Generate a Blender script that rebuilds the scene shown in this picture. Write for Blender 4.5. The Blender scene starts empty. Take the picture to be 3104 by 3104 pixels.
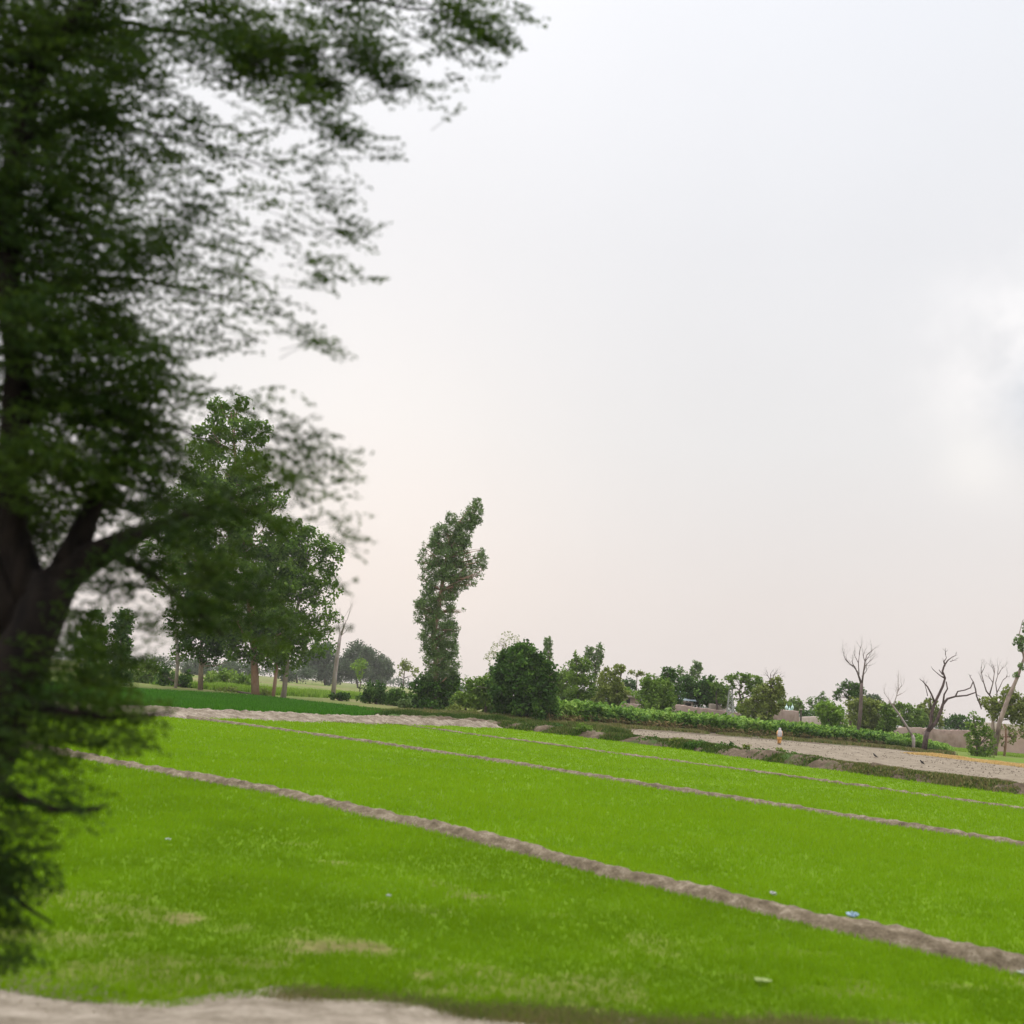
import bpy, math, random
import numpy as np
C = bpy.context.scene.collection
R = math.radians
rng = np.random.default_rng(7)
random.seed(7)

# ------------------------------------------------------------------ camera model
F = 3113.0; H = 2.7; ROLL = R(4.7)
PITCH = math.atan((2103.7-1552)*math.cos(ROLL)/F)
_f = np.array([0, math.cos(PITCH), math.sin(PITCH)])
_r0 = np.array([1., 0, 0]); _u0 = np.cross(_r0, _f)
_r = math.cos(ROLL)*_r0+math.sin(ROLL)*_u0
_u = -math.sin(ROLL)*_r0+math.cos(ROLL)*_u0
def ray(px, py): return _f+_r*(px-1552)/F+_u*(1552-py)/F
def gp(px, py, z=0.0):
    d = ray(px, py); return np.array([0, 0, H])+d*((z-H)/d[2])
def at(px, py, D):
    d = ray(px, py); return np.array([0, 0, H])+d*D/d[1]
def hy(px): return 2103.7+(px-1552)*math.tan(ROLL)

# ------------------------------------------------------------------ mesh helpers
def tag(o, label=None, cat=None, group=None, kind=None):
    if label: o['label'] = label
    if cat: o['category'] = cat
    if group: o['group'] = group
    if kind: o['kind'] = kind
    return o
def link(name, me, mat, parent=None, loc=None):
    if mat: me.materials.append(mat)
    o = bpy.data.objects.new(name, me); C.objects.link(o)
    if parent is not None: o.parent = parent
    if loc is not None: o.location = loc
    return o
def empty(name, loc):
    o = bpy.data.objects.new(name, None); C.objects.link(o); o.location = [float(v) for v in loc]
    o.empty_display_size = 0.2
    return o
def polys_mesh(name, V, k, attrs=None):
    """V: (N,k,3) separate faces of k corners"""
    V = np.asarray(V, dtype=np.float32); n = V.shape[0]
    me = bpy.data.meshes.new(name)
    me.vertices.add(n*k); me.vertices.foreach_set('co', V.reshape(-1))
    me.loops.add(n*k); me.loops.foreach_set('vertex_index', np.arange(n*k, dtype=np.int32))
    me.polygons.add(n); me.polygons.foreach_set('loop_start', np.arange(0, n*k, k, dtype=np.int32))
    me.update(calc_edges=True)
    for an, av in (attrs or {}).items():
        a = me.attributes.new(an, 'FLOAT', 'POINT')
        a.data.foreach_set('value', np.repeat(np.asarray(av, dtype=np.float32), k))
    return me
def grid_mesh(name, P, attrs=None, smooth=True):
    """P: (n,m,3)"""
    P = np.asarray(P, dtype=np.float32); n, m = P.shape[:2]
    me = bpy.data.meshes.new(name)
    me.vertices.add(n*m); me.vertices.foreach_set('co', P.reshape(-1))
    i = np.arange(n*m).reshape(n, m)
    q = np.stack([i[:-1, :-1], i[1:, :-1], i[1:, 1:], i[:-1, 1:]], -1).reshape(-1, 4)
    a, b, c = P[0, 0], P[1, 0], P[0, 1]
    if np.cross(b-a, c-a)[2] < 0: q = q[:, ::-1]
    me.loops.add(q.size); me.loops.foreach_set('vertex_index', q.reshape(-1).astype(np.int32))
    me.polygons.add(len(q)); me.polygons.foreach_set('loop_start', np.arange(0, q.size, 4, dtype=np.int32))
    me.update(calc_edges=True)
    if smooth: me.polygons.foreach_set('use_smooth', np.ones(len(q), dtype=bool))
    for an, av in (attrs or {}).items():
        t = me.attributes.new(an, 'FLOAT', 'POINT'); t.data.foreach_set('value', np.asarray(av, dtype=np.float32).reshape(-1))
    return me
class MB:
    def __init__(s): s.v = []; s.f = []
    def ring_tube(s, pts, rad, sides=7, jit=0.0, cap=True):
        pts = [np.asarray(p, float) for p in pts]; n = len(pts); base = len(s.v)
        rad = [rad]*n if np.isscalar(rad) else list(rad)
        ref = np.array([0.3, 1, 0.1])
        for i, p in enumerate(pts):
            t = pts[min(i+1, n-1)]-pts[max(i-1, 0)]; t /= np.linalg.norm(t)+1e-9
            a = np.cross(t, ref)
            if np.linalg.norm(a) < 1e-3: a = np.cross(t, [1, 0, 0])
            a /= np.linalg.norm(a); b = np.cross(t, a)
            for k in range(sides):
                an = 2*math.pi*k/sides; q = rad[i]*(1+jit*(random.random()-.5))
                s.v.append(p+a*math.cos(an)*q+b*math.sin(an)*q)
        for i in range(n-1):
            for k in range(sides):
                k2 = (k+1) % sides
                s.f.append((base+i*sides+k, base+i*sides+k2, base+(i+1)*sides+k2, base+(i+1)*sides+k))
        if cap:
            s.f.append(tuple(base+k for k in range(sides))[::-1]); s.f.append(tuple(base+(n-1)*sides+k for k in range(sides)))
        return s
    def box(s, c, size, rz=0, top=1.0):
        b = len(s.v); x, y, z = [q/2 for q in size]; ca, sa = math.cos(rz), math.sin(rz)
        for zz in (-z, z):
            k = top if zz > 0 else 1
            for (xx, yy) in ((-x, -y), (x, -y), (x, y), (-x, y)):
                xx *= k; yy *= k
                s.v.append(np.array([c[0]+xx*ca-yy*sa, c[1]+xx*sa+yy*ca, c[2]+zz]))
        for q in ((0, 3, 2, 1), (4, 5, 6, 7), (0, 1, 5, 4), (1, 2, 6, 5), (2, 3, 7, 6), (3, 0, 4, 7)): s.f.append(tuple(b+i for i in q))
        return s
    def lathe(s, c, prof, sides=16, sx=1, sy=1):
        b = len(s.v); n = len(prof)
        for (r, z) in prof:
            for k in range(sides):
                a = 2*math.pi*k/sides; s.v.append(np.array([c[0]+r*sx*math.cos(a), c[1]+r*sy*math.sin(a), c[2]+z]))
        for i in range(n-1):
            for k in range(sides):
                k2 = (k+1) % sides; s.f.append((b+i*sides+k, b+i*sides+k2, b+(i+1)*sides+k2, b+(i+1)*sides+k))
        s.f.append(tuple(b+k for k in range(sides))[::-1]); s.f.append(tuple(b+(n-1)*sides+k for k in range(sides)))
        return s
    def build(s, name, mat, parent=None, loc=None, smooth=False, off=None):
        off = np.zeros(3) if off is None else np.asarray(off)
        me = bpy.data.meshes.new(name)
        me.from_pydata([tuple(float(q) for q in (v-off)) for v in s.v], [], s.f)
        if smooth: me.polygons.foreach_set('use_smooth', [True]*len(me.polygons))
        return link(name, me, mat, parent, loc)

# value noise
_T = np.random.default_rng(3).random((256, 256))
def vnoise(x, y):
    x = np.asarray(x, float); y = np.asarray(y, float)
    xi = np.floor(x).astype(int); yi = np.floor(y).astype(int); fx = x-xi; fy = y-yi
    fx = fx*fx*(3-2*fx); fy = fy*fy*(3-2*fy)
    g = lambda a, b: _T[a & 255, b & 255]
    return (g(xi, yi)*(1-fx)+g(xi+1, yi)*fx)*(1-fy)+(g(xi, yi+1)*(1-fx)+g(xi+1, yi+1)*fx)*fy
def fbm(x, y, o=4):
    s = 0; a = .5
    for i in range(o): s = s+a*vnoise(x*2**i+17*i, y*2**i+5*i); a *= .5
    return s/(1-.5**o)
def sstep(a, b, x):
    t = np.clip((x-a)/(b-a), 0, 1); return t*t*(3-2*t)

# ------------------------------------------------------------------ materials
def newmat(name):
    m = bpy.data.materials.new(name); m.use_nodes = True; nt = m.node_tree; nt.nodes.clear()
    out = nt.nodes.new('ShaderNodeOutputMaterial'); return m, nt, out
def N(nt, t, **kw):
    n = nt.nodes.new(t)
    for k, v in kw.items():
        if k in n.inputs.keys(): n.inputs[k].default_value = v
        else: setattr(n, k, v)
    return n
def ramp(nt, fac, stops):
    r = nt.nodes.new('ShaderNodeValToRGB'); cr = r.color_ramp
    while len(cr.elements) < len(stops): cr.elements.new(0.5)
    for e, (p, c) in zip(cr.elements, stops): e.position = p; e.color = (*c, 1)
    nt.links.new(fac, r.inputs['Fac']); return r.outputs['Color']
def coord(nt): return N(nt, 'ShaderNodeNewGeometry').outputs['Position']
def noise(nt, scale, detail=4, rough=.55, vec=None, stretch=None):
    v = vec or coord(nt)
    if stretch:
        mp = N(nt, 'ShaderNodeMapping'); mp.inputs['Scale'].default_value = stretch
        nt.links.new(v, mp.inputs['Vector']); v = mp.outputs['Vector']
    n = N(nt, 'ShaderNodeTexNoise'); n.inputs['Scale'].default_value = scale; n.inputs['Detail'].default_value = detail
    n.inputs['Roughness'].default_value = rough; nt.links.new(v, n.inputs['Vector']); return n.outputs['Fac']
def mixc(nt, f, a, b):
    m = N(nt, 'ShaderNodeMix', data_type='RGBA')
    if isinstance(f, (int, float)): m.inputs[0].default_value = f
    else: nt.links.new(f, m.inputs[0])
    for s, i in ((a, 6), (b, 7)):
        if isinstance(s, tuple): m.inputs[i].default_value = (*s, 1)
        else: nt.links.new(s, m.inputs[i])
    return m.outputs[2]
def math_(nt, op, a, b=None, clamp=False):
    m = N(nt, 'ShaderNodeMath', operation=op); m.use_clamp = clamp
    for i, s in enumerate((a, b)):
        if s is None: continue
        if isinstance(s, (int, float)): m.inputs[i].default_value = s
        else: nt.links.new(s, m.inputs[i])
    return m.outputs[0]
def leafmat(name, dark, mid, light, trans=.25, tcol=None, wn=0.35):
    m, nt, out = newmat(name)
    at_ = N(nt, 'ShaderNodeAttribute', attribute_name='tint')
    nz = noise(nt, wn, 2)
    f = math_(nt, 'ADD', at_.outputs['Fac'], math_(nt, 'MULTIPLY', math_(nt, 'SUBTRACT', nz, .5), .5), True)
    col = ramp(nt, f, [(0, dark), (.5, mid), (1, light)])
    p = N(nt, 'ShaderNodeBsdfPrincipled'); p.inputs['Roughness'].default_value = .6
    p.inputs['Specular IOR Level'].default_value = .10
    nt.links.new(col, p.inputs['Base Color'])
    t = N(nt, 'ShaderNodeBsdfTranslucent')
    if tcol: nt.links.new(mixc(nt, .5, col, tcol), t.inputs['Color'])
    else: nt.links.new(col, t.inputs['Color'])
    mx = N(nt, 'ShaderNodeMixShader'); mx.inputs[0].default_value = trans
    nt.links.new(p.outputs[0], mx.inputs[1]); nt.links.new(t.outputs[0], mx.inputs[2]); nt.links.new(mx.outputs[0], out.inputs['Surface'])
    return m
def solid(name, c1, c2=None, scale=3, rough=.85, bump=0.0, stretch=None, detail=5, c3=None, bdist=.05):
    m, nt, out = newmat(name)
    p = N(nt, 'ShaderNodeBsdfPrincipled'); p.inputs['Roughness'].default_value = rough; p.inputs['Specular IOR Level'].default_value = .2
    nz = noise(nt, scale, detail, .62, stretch=stretch)
    stops = [(.3, c1), (.7, c2 or c1)] if c3 is None else [(.28, c1), (.5, c2), (.72, c3)]
    nt.links.new(ramp(nt, nz, stops), p.inputs['Base Color'])
    if bump:
        b = N(nt, 'ShaderNodeBump'); b.inputs['Strength'].default_value = bump; b.inputs['Distance'].default_value = bdist
        nt.links.new(nz, b.inputs['Height']); nt.links.new(b.outputs[0], p.inputs['Normal'])
    nt.links.new(p.outputs[0], out.inputs['Surface']); return m

L = {
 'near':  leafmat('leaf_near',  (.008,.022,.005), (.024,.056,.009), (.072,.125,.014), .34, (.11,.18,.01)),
 'deep':  leafmat('leaf_deep',  (.018,.052,.010), (.055,.130,.018), (.140,.260,.036), .26),
 'euc':   leafmat('leaf_grey_green', (.060,.110,.034), (.145,.235,.070), (.260,.350,.130), .30),
 'mid':   leafmat('leaf_mid',   (.055,.115,.018), (.145,.245,.032), (.260,.370,.065), .30),
 'bright':leafmat('leaf_bright',(.085,.180,.018), (.185,.320,.032), (.290,.420,.060), .32),
 'olive': leafmat('leaf_olive', (.090,.130,.024), (.200,.250,.048), (.330,.370,.095), .30),
 'far':   leafmat('leaf_far_hazed',   (.050,.080,.040), (.092,.135,.065), (.140,.195,.090), .15),  # distance haze partly put into these paler, greyer leaf colours
 'row':   leafmat('leaf_row',   (.036,.085,.010), (.105,.205,.020), (.210,.335,.045), .36),
}
M_rice = leafmat('rice_blade', (.120,.235,.004), (.190,.345,.006), (.235,.390,.010), .40, (.26,.40,.003), .25)
M_maize = leafmat('maize_leaf', (.030,.090,.010), (.115,.240,.024), (.280,.420,.070), .30)
M_grass = leafmat('bank_grass', (.035,.080,.012), (.090,.145,.024), (.260,.215,.090), .2, None, .9)
M_grassg = leafmat('field_grass', (.028,.110,.006), (.060,.190,.010), (.12,.28,.020), .25, None, .3)
M_dry0 = leafmat('pale_stubble', (.20,.17,.11), (.30,.26,.18), (.42,.37,.27), .1)
M_straw = leafmat('straw', (.45,.30,.10), (.62,.44,.17), (.75,.58,.28), .15)
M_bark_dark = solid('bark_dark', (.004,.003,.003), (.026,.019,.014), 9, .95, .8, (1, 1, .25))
M_bark_red = solid('bark_orange', (.20,.075,.045), (.36,.22,.16), 1.6, .9, .3, (1, 1, .35), c3=(.42,.30,.24))
M_bark_pale = solid('bark_pale', (.30,.24,.21), (.50,.44,.42), 1.8, .9, .3, (1, 1, .4))
M_bark_grey = solid('bark_grey', (.10,.075,.065), (.20,.15,.13), 2, .9, .3, (1, 1, .4))
M_bark_drk2 = solid('bark_charred', (.055,.040,.036), (.14,.10,.09), 2, .9, .3)
M_bark_mix = solid('bark_peeling', (.10,.07,.055), (.46,.36,.30), .9, .9, .3, (1, 1, .5))

def soil(name, a, b, c, scale, bump=.8, dist=.06, green=None):
    m, nt, out = newmat(name)
    p = N(nt, 'ShaderNodeBsdfPrincipled'); p.inputs['Roughness'].default_value = .95; p.inputs['Specular IOR Level'].default_value = .1
    n1 = noise(nt, scale, 6, .65); n2 = noise(nt, scale*6, 4, .6)
    s = math_(nt, 'ADD', math_(nt, 'MULTIPLY', n1, .65), math_(nt, 'MULTIPLY', n2, .35))
    col = ramp(nt, s, [(.34, a), (.5, b), (.64, c)])
    if green:
        g = noise(nt, green[1], 5, .6); gf = ramp(nt, g, [(green[2], (0, 0, 0)), (green[2]+.12, (1, 1, 1))])
        col = mixc(nt, gf, col, green[0])
    nt.links.new(col, p.inputs['Base Color'])
    b_ = N(nt, 'ShaderNodeBump'); b_.inputs['Strength'].default_value = bump; b_.inputs['Distance'].default_value = dist
    nt.links.new(s, b_.inputs['Height']); nt.links.new(b_.outputs[0], p.inputs['Normal'])
    nt.links.new(p.outputs[0], out.inputs['Surface']); return m
M_bund = soil('bund_soil', (.070,.052,.032), (.150,.118,.078), (.290,.240,.175), 4.5)
M_bank = soil('bank_soil', (.10,.078,.052), (.215,.175,.130), (.36,.31,.245), 1.6, 1, .15)
M_dirt = soil('dirt_ground', (.125,.100,.068), (.205,.168,.122), (.295,.25,.19), .8, .9, .12)
M_verge = soil('verge_soil', (.12,.098,.068), (.225,.190,.145), (.33,.285,.23), 2.6, 1, .04)
M_ground = soil('ground_cover', (.09,.11,.03), (.15,.15,.05), (.25,.21,.11), .05, .3, .1, green=((.10,.17,.012), .02, .48))
M_brown = soil('brown_margin', (.055,.040,.026), (.105,.078,.052), (.185,.145,.105), 1.1, .9, .12, green=((.045,.085,.016), .45, .52))

def fieldmat(name, g1, g2, g3, sc=.22):
    m, nt, out = newmat(name)
    p = N(nt, 'ShaderNodeBsdfPrincipled'); p.inputs['Roughness'].default_value = .9; p.inputs['Specular IOR Level'].default_value = .1
    n1 = noise(nt, sc, 5, .6); n2 = noise(nt, 9, 4, .7)
    s = math_(nt, 'ADD', math_(nt, 'MULTIPLY', n1, .6), math_(nt, 'MULTIPLY', n2, .4))
    col = ramp(nt, s, [(.36, g1), (.5, g2), (.64, g3)])
    sc_ = ramp(nt, noise(nt, 5, 5, .7), [(.35, (.085,.070,.020)), (.65, (.190,.155,.065))])
    a = N(nt, 'ShaderNodeAttribute', attribute_name='bare')
    col = mixc(nt, a.outputs['Fac'], col, sc_)
    nt.links.new(col, p.inputs['Base Color'])
    b_ = N(nt, 'ShaderNodeBump'); b_.inputs['Strength'].default_value = .6; b_.inputs['Distance'].default_value = .05
    nt.links.new(s, b_.inputs['Height']); nt.links.new(b_.outputs[0], p.inputs['Normal'])
    nt.links.new(p.outputs[0], out.inputs['Surface']); return m
M_field = fieldmat('rice_field_ground', (.070,.135,.004), (.110,.195,.005), (.150,.245,.008))
M_fieldd = fieldmat('dark_field_ground', (.026,.095,.006), (.045,.150,.010), (.075,.20,.016))

# ------------------------------------------------------------------ world + sun + camera
SUN_EL, SUN_AZ = R(48), R(-14)
w = bpy.data.worlds.new('World'); bpy.context.scene.world = w; w.use_nodes = True; nt = w.node_tree; nt.nodes.clear()
wo = nt.nodes.new('ShaderNodeOutputWorld')
sky = N(nt, 'ShaderNodeTexSky', sky_type='NISHITA'); sky.sun_disc = False; sky.sun_elevation = SUN_EL; sky.sun_rotation = SUN_AZ
sky.dust_density = 4; sky.air_density = 1.2
bg1 = N(nt, 'ShaderNodeBackground', Strength=.06); nt.links.new(sky.outputs[0], bg1.inputs['Color'])
tc = N(nt, 'ShaderNodeTexCoord').outputs['Generated']
sep = N(nt, 'ShaderNodeSeparateXYZ'); nt.links.new(tc, sep.inputs[0])
zr = sep.outputs['Z']
col = ramp(nt, zr, [(0, (.700,.635,.605)), (.10, (.720,.665,.640)), (.25, (.730,.718,.715)), (.42, (.738,.742,.765)), (.60, (.785,.805,.850)), (.72, (1.0, 1.01, 1.05)), (1, (1.0, 1.0, 1.04))])
# overcast layer gets brighter towards the zenith, above the frame
hi = ramp(nt, zr, [(.60, (0, 0, 0)), (.95, (1, 1, 1))])
gain = math_(nt, 'ADD', 1.0, math_(nt, 'MULTIPLY', hi, 1.9))
# warm glow of the hidden sun
def glow(az, el, width, power):
    d = (math.sin(R(az))*math.cos(R(el)), math.cos(R(az))*math.cos(R(el)), math.sin(R(el)))
    dp = N(nt, 'ShaderNodeVectorMath', operation='DISTANCE'); nt.links.new(tc, dp.inputs[0]); dp.inputs[1].default_value = d
    q = math_(nt, 'DIVIDE', dp.outputs['Value'], width); q = math_(nt, 'MULTIPLY', q, q)
    return math_(nt, 'MULTIPLY', math_(nt, 'POWER', 2.718, math_(nt, 'MULTIPLY', q, -1.0)), power)
def addc(a, f, c):
    s = N(nt, 'ShaderNodeVectorMath', operation='SCALE'); s.inputs[0].default_value = c; nt.links.new(f, s.inputs['Scale'])
    x = N(nt, 'ShaderNodeVectorMath', operation='ADD'); nt.links.new(a, x.inputs[0]); nt.links.new(s.outputs[0], x.inputs[1]); return x.outputs[0]
col = addc(col, glow(-7, 9, .20, 1.0), (.105,.075,.048))
col = addc(col, glow(-14, 17, .25, 1.0), (.04,.032,.025))
cl = noise(nt, 2.6, 5, .55, vec=tc)
clf = math_(nt, 'SUBTRACT', cl, .5)
col = addc(col, math_(nt, 'MULTIPLY', clf, .07), (1, 1, 1))
# the cloud with a bright rim at the right
CL1, CL2, CL3 = (27.8, 18.6), (28.6, 16.5), (24.5, 13.5)
n2 = noise(nt, 14, 4, .5, vec=tc)
g1 = glow(CL1[0], CL1[1], .075, 1.0); g1 = math_(nt, 'MULTIPLY', g1, math_(nt, 'MULTIPLY', math_(nt, 'SUBTRACT', n2, .30), 4.0))
col = addc(col, g1, (.22,.20,.18))
col = addc(col, glow(CL3[0], CL3[1], .03, 1.0), (.07,.065,.05))
g2 = glow(CL2[0], CL2[1], .042, 1.0)
col = addc(col, g2, (-.30,-.25,-.19))
sc_ = N(nt, 'ShaderNodeVectorMath', operation='SCALE'); nt.links.new(col, sc_.inputs[0]); nt.links.new(gain, sc_.inputs['Scale'])
bg2 = N(nt, 'ShaderNodeBackground', Strength=1.0); nt.links.new(sc_.outputs[0], bg2.inputs['Color'])
mx = N(nt, 'ShaderNodeMixShader'); mx.inputs[0].default_value = .93
nt.links.new(bg1.outputs[0], mx.inputs[1]); nt.links.new(bg2.outputs[0], mx.inputs[2]); nt.links.new(mx.outputs[0], wo.inputs['Surface'])

sl = bpy.data.lights.new('sun', 'SUN'); sl.energy = 1.2; sl.angle = R(20); sl.color = (1, .95, .88)
so = bpy.data.objects.new('sun', sl); C.objects.link(so)
from mathutils import Vector, Matrix
sd = Vector((math.sin(SUN_AZ)*math.cos(SUN_EL), math.cos(SUN_AZ)*math.cos(SUN_EL), math.sin(SUN_EL)))
so.rotation_euler = sd.to_track_quat('Z', 'Y').to_euler(); so.location = (0, 0, 60)

cam = bpy.data.cameras.new('camera'); co = bpy.data.objects.new('camera', cam); C.objects.link(co)
cam.sensor_width = 36; cam.lens = 36*F/3104; cam.clip_end = 6000; cam.clip_start = .1
co.matrix_world = Matrix((( _r[0], _u[0], -_f[0], 0), (_r[1], _u[1], -_f[1], 0), (_r[2], _u[2], -_f[2], H), (0, 0, 0, 1)))
cam.dof.use_dof = True; cam.dof.focus_distance = 110; cam.dof.aperture_fstop = 1.0
sc = bpy.context.scene; sc.camera = co
sc.view_settings.view_transform = 'Standard'; sc.view_settings.look = 'None'; sc.view_settings.exposure = .24; sc.view_settings.gamma = 1
sc.cycles.max_bounces = 6; sc.cycles.diffuse_bounces = 3; sc.cycles.transmission_bounces = 4; sc.cycles.volume_bounces = 0
sc.cycles.use_denoising = True

# ------------------------------------------------------------------ haze
hz = MB().box((0, 560, 29), (2400, 1300, 62))
m, nth, out = newmat('haze_air'); pv = N(nth, 'ShaderNodeVolumePrincipled'); pv.inputs['Color'].default_value = (.93,.90,.88, 1)
pv.inputs['Density'].default_value = .0002; pv.inputs['Anisotropy'].default_value = .1
nth.links.new(pv.outputs[0], out.inputs['Volume'])
tag(hz.build('haze', m), 'thin pale haze hanging in the air over the fields', 'haze', kind='stuff')

# ------------------------------------------------------------------ ground
gx = np.concatenate([np.linspace(-1180, -80, 23), np.linspace(-60, 60, 25), np.linspace(80, 1180, 23)])
gy = np.concatenate([np.linspace(-80, -10, 6), np.linspace(0, 160, 33), np.linspace(190, 1200, 26)])
X, Y = np.meshgrid(gx, gy, indexing='ij')
tag(link('ground', grid_mesh('ground', np.stack([X, Y, 0*X-.012], -1)), M_ground), kind='structure')

def resample(P, step):
    P = np.asarray(P, float); d = np.r_[0, np.cumsum(np.linalg.norm(np.diff(P[:, :2], axis=0), axis=1))]
    n = max(2, int(d[-1]/step)+1); s = np.linspace(0, d[-1], n)
    return np.stack([np.interp(s, d, P[:, k]) for k in range(P.shape[1])], -1)
def extend(P, a, b):
    P = [np.array(p, float) for p in P]
    d0 = (P[0]-P[1]); d0 /= np.linalg.norm(d0); d1 = (P[-1]-P[-2]); d1 /= np.linalg.norm(d1)
    return np.array([P[0]+d0*a]*(a > 0)+P+[P[-1]+d1*b]*(b > 0))
b1 = extend([gp(*p) for p in [(350,2318),(900,2420),(1500,2563),(1900,2667),(2400,2785),(3104,2950)]], 30, 14)
b2 = extend([gp(*p) for p in [(640,2187),(1000,2236),(1500,2309),(2000,2391),(2500,2468),(3104,2568)]], 2, 22)
b3 = extend([gp(*p) for p in [(1205,2197),(1500,2237),(1900,2290),(2350,2350),(3104,2455)]], 0, 30)
eg = extend([gp(*p) for p in [(1674,2223),(1842,2242),(2100,2273),(2450,2322),(2788,2368),(3025,2398)]], 5, 45)
lb = np.array([[-48, 22, 0], [-33, 40.5, 0], gp(524, 2168), gp(1120, 2190), [-4.5, 79.0, 0], [-.5, 82.5, 0]])

def ridge(name, P, width, height, mat, step=.25, rough=.35, nw=14, wig=.12, kind='structure', flat=.35, seed=0, label=None):
    S = resample(P, step); n = len(S)
    T = np.gradient(S[:, :2], axis=0); T /= np.linalg.norm(T, axis=1)[:, None]; Nn = np.stack([-T[:, 1], T[:, 0]], -1)
    s = np.arange(n)*step
    v = np.linspace(-1, 1, nw)
    wv = width*(1+.25*(vnoise(s*.8+seed, s*0)-.5)*2*rough*2)
    off = wig*(vnoise(s*.5+9+seed, s*0+3)-.5)*2*width
    prof = np.clip((1-np.abs(v))/(1-flat), 0, 1)**.8
    X = S[:, None, 0]+Nn[:, None, 0]*(v[None]*wv[:, None]/2+off[:, None]); Y = S[:, None, 1]+Nn[:, None, 1]*(v[None]*wv[:, None]/2+off[:, None])
    lump = fbm(X/(height*.7+.08)+seed, Y/(height*.7+.08), 4)
    hv = height*(.88+.24*vnoise(s*.35+seed, s*0+8))
    Z = prof[None]*hv[:, None]*(1-rough+rough*2*lump)-.02
    return tag(link(name, grid_mesh(name, np.stack([X, Y, Z], -1), smooth=True), mat), label=label, kind=kind), S
ridge('earth_bund', b1, .66, .17, M_bund, .05, .38, 24, .10, seed=1)
ridge('earth_bund', b2, .58, .15, M_bund, .10, .4, 14, .10, seed=5)
ridge('earth_bund', b3, .56, .12, M_bund, .2, .7, 8, .15, seed=11)
ridge('earth_bank', lb, 4.4, .42, M_bank, .13, .45, 34, .08, seed=21)
ridge('grassy_bank', np.vstack([[[-7.5, 76, 0], [-1, 82.5, 0]], eg]), 2.4, .5, M_brown, .35, .5, 12, .05, seed=31)

# ---- field sheets between the ridges
def along(P, n):
    return resample(P, 1e-9+np.sum(np.linalg.norm(np.diff(np.asarray(P)[:, :2], axis=0), axis=1))/(n-1))[:n]
def strip(A, B, n, m):
    def rs(P):
        P = np.asarray(P, float); d = np.r_[0, np.cumsum(np.linalg.norm(np.diff(P[:, :2], axis=0), axis=1))]; s = np.linspace(0, d[-1], n)
        return np.stack([np.interp(s, d, P[:, k]) for k in range(3)], -1)
    A = rs(A); B = rs(B); t = np.linspace(0, 1, m)[None, :, None]
    return A[:, None]*(1-t)+B[:, None]*t
# patches where the seedlings are thin: px ellipses turned to ground ellipses
PATCH = []
for (px, py, rx, ry, s) in [(1050,2872,185,40,1), (1150,2895,90,22,.7), (530,2787,95,20,.95), (285,2800,60,14,.8), (1440,2722,120,16,.8), (1330,2690,80,14,.5), (1040,2618,60,10,.6),
        (250,2925,90,18,.7), (170,2880,60,20,.5), (1300,2962,60,16,.8), (760,2975,150,14,.5), (900,2562,60,8,.4), (2580,3015,160,16,.6), (2900,2990,120,14,.5), (2250,2960,60,10,.5), (1850,2950,70,12,.4),
        (330,2940,50,10,.6), (2700,2880,100,10,.5), (640,3000,100,10,.6), (1700,2780,70,8,.4), (2110,2862,60,8,.4)]:
    c = gp(px, py); ex = np.linalg.norm(gp(px+rx, py)-c); ey = np.linalg.norm(gp(px, py-ry)-c)
    PATCH.append((c[0], c[1], ex, ey, s))
def bare(X, Y):
    b = np.zeros_like(X)
    wx = (fbm(X*1.5, Y*1.5, 4)-.5)*2.0; wy = (fbm(X*1.5+40, Y*1.5, 4)-.5)*2.0
    for (cx, cy, ex, ey, s) in PATCH:
        d = np.sqrt(((X-cx)/ex+wx)**2+((Y-cy)/ey+wy)**2); b = np.maximum(b, s*(1-sstep(.45, 1.25, d)))
    near = 1-sstep(11, 16, Y)
    b = np.maximum(b, near*.62*sstep(.56, .70, fbm(X*1.0+3, Y*1.5, 4)))
    return b
edge_near = np.array([[-40, 11, 0], [-8, 9.0, 0], gp(0, 2975), gp(250, 3020), gp(500, 3055), gp(830, 3010), gp(1150, 3035), gp(1552, 3075), [3, 9.2, 0], [12, 9.0, 0], [30, 9, 0]])
G1 = strip(edge_near, np.vstack([b1[:-1], b1[-1:]]), 620, 150)
def flatmesh(name, G, z, mat, kind='structure'):
    G = G.copy(); G[..., 2] = z
    bb = bare(G[..., 0], G[..., 1])*.85
    G[..., 2] += (fbm(G[..., 0]*.7, G[..., 1]*.7, 3)-.5)*.03
    return tag(link(name, grid_mesh(name, G, {'bare': bb}), mat), kind=kind)
flatmesh('field', G1, .012, M_field)
b1x = b1.copy(); b2x = np.vstack([[-36, 46, 0], [-20.5, 56.5, 0], b2[1:]])
flatmesh('field', strip(b1x, b2x, 300, 60), .012, M_field)
b3x = np.vstack([[-18, 60, 0], gp(1150, 2190), b3])
flatmesh('field', strip(b2, b3x, 200, 40), .012, M_field)
flatmesh('field', strip(np.vstack([b3]), np.vstack([[-2, 81.5, 0], [2, 82.5, 0], eg]), 200, 30), .012, M_field)
# dark green field beyond the pale bank
dk = strip(np.array([[-60, 30, 0], [-37, 46, 0], gp(524, 2155)+[-1, 3, 0], gp(1200, 2175)+[0, 1, 0]]), np.array([[-110, 120, 0], gp(300, 2085), gp(775, 2112), gp(1250, 2165)]), 120, 60)
flatmesh('field', dk, .012, M_fieldd)
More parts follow.
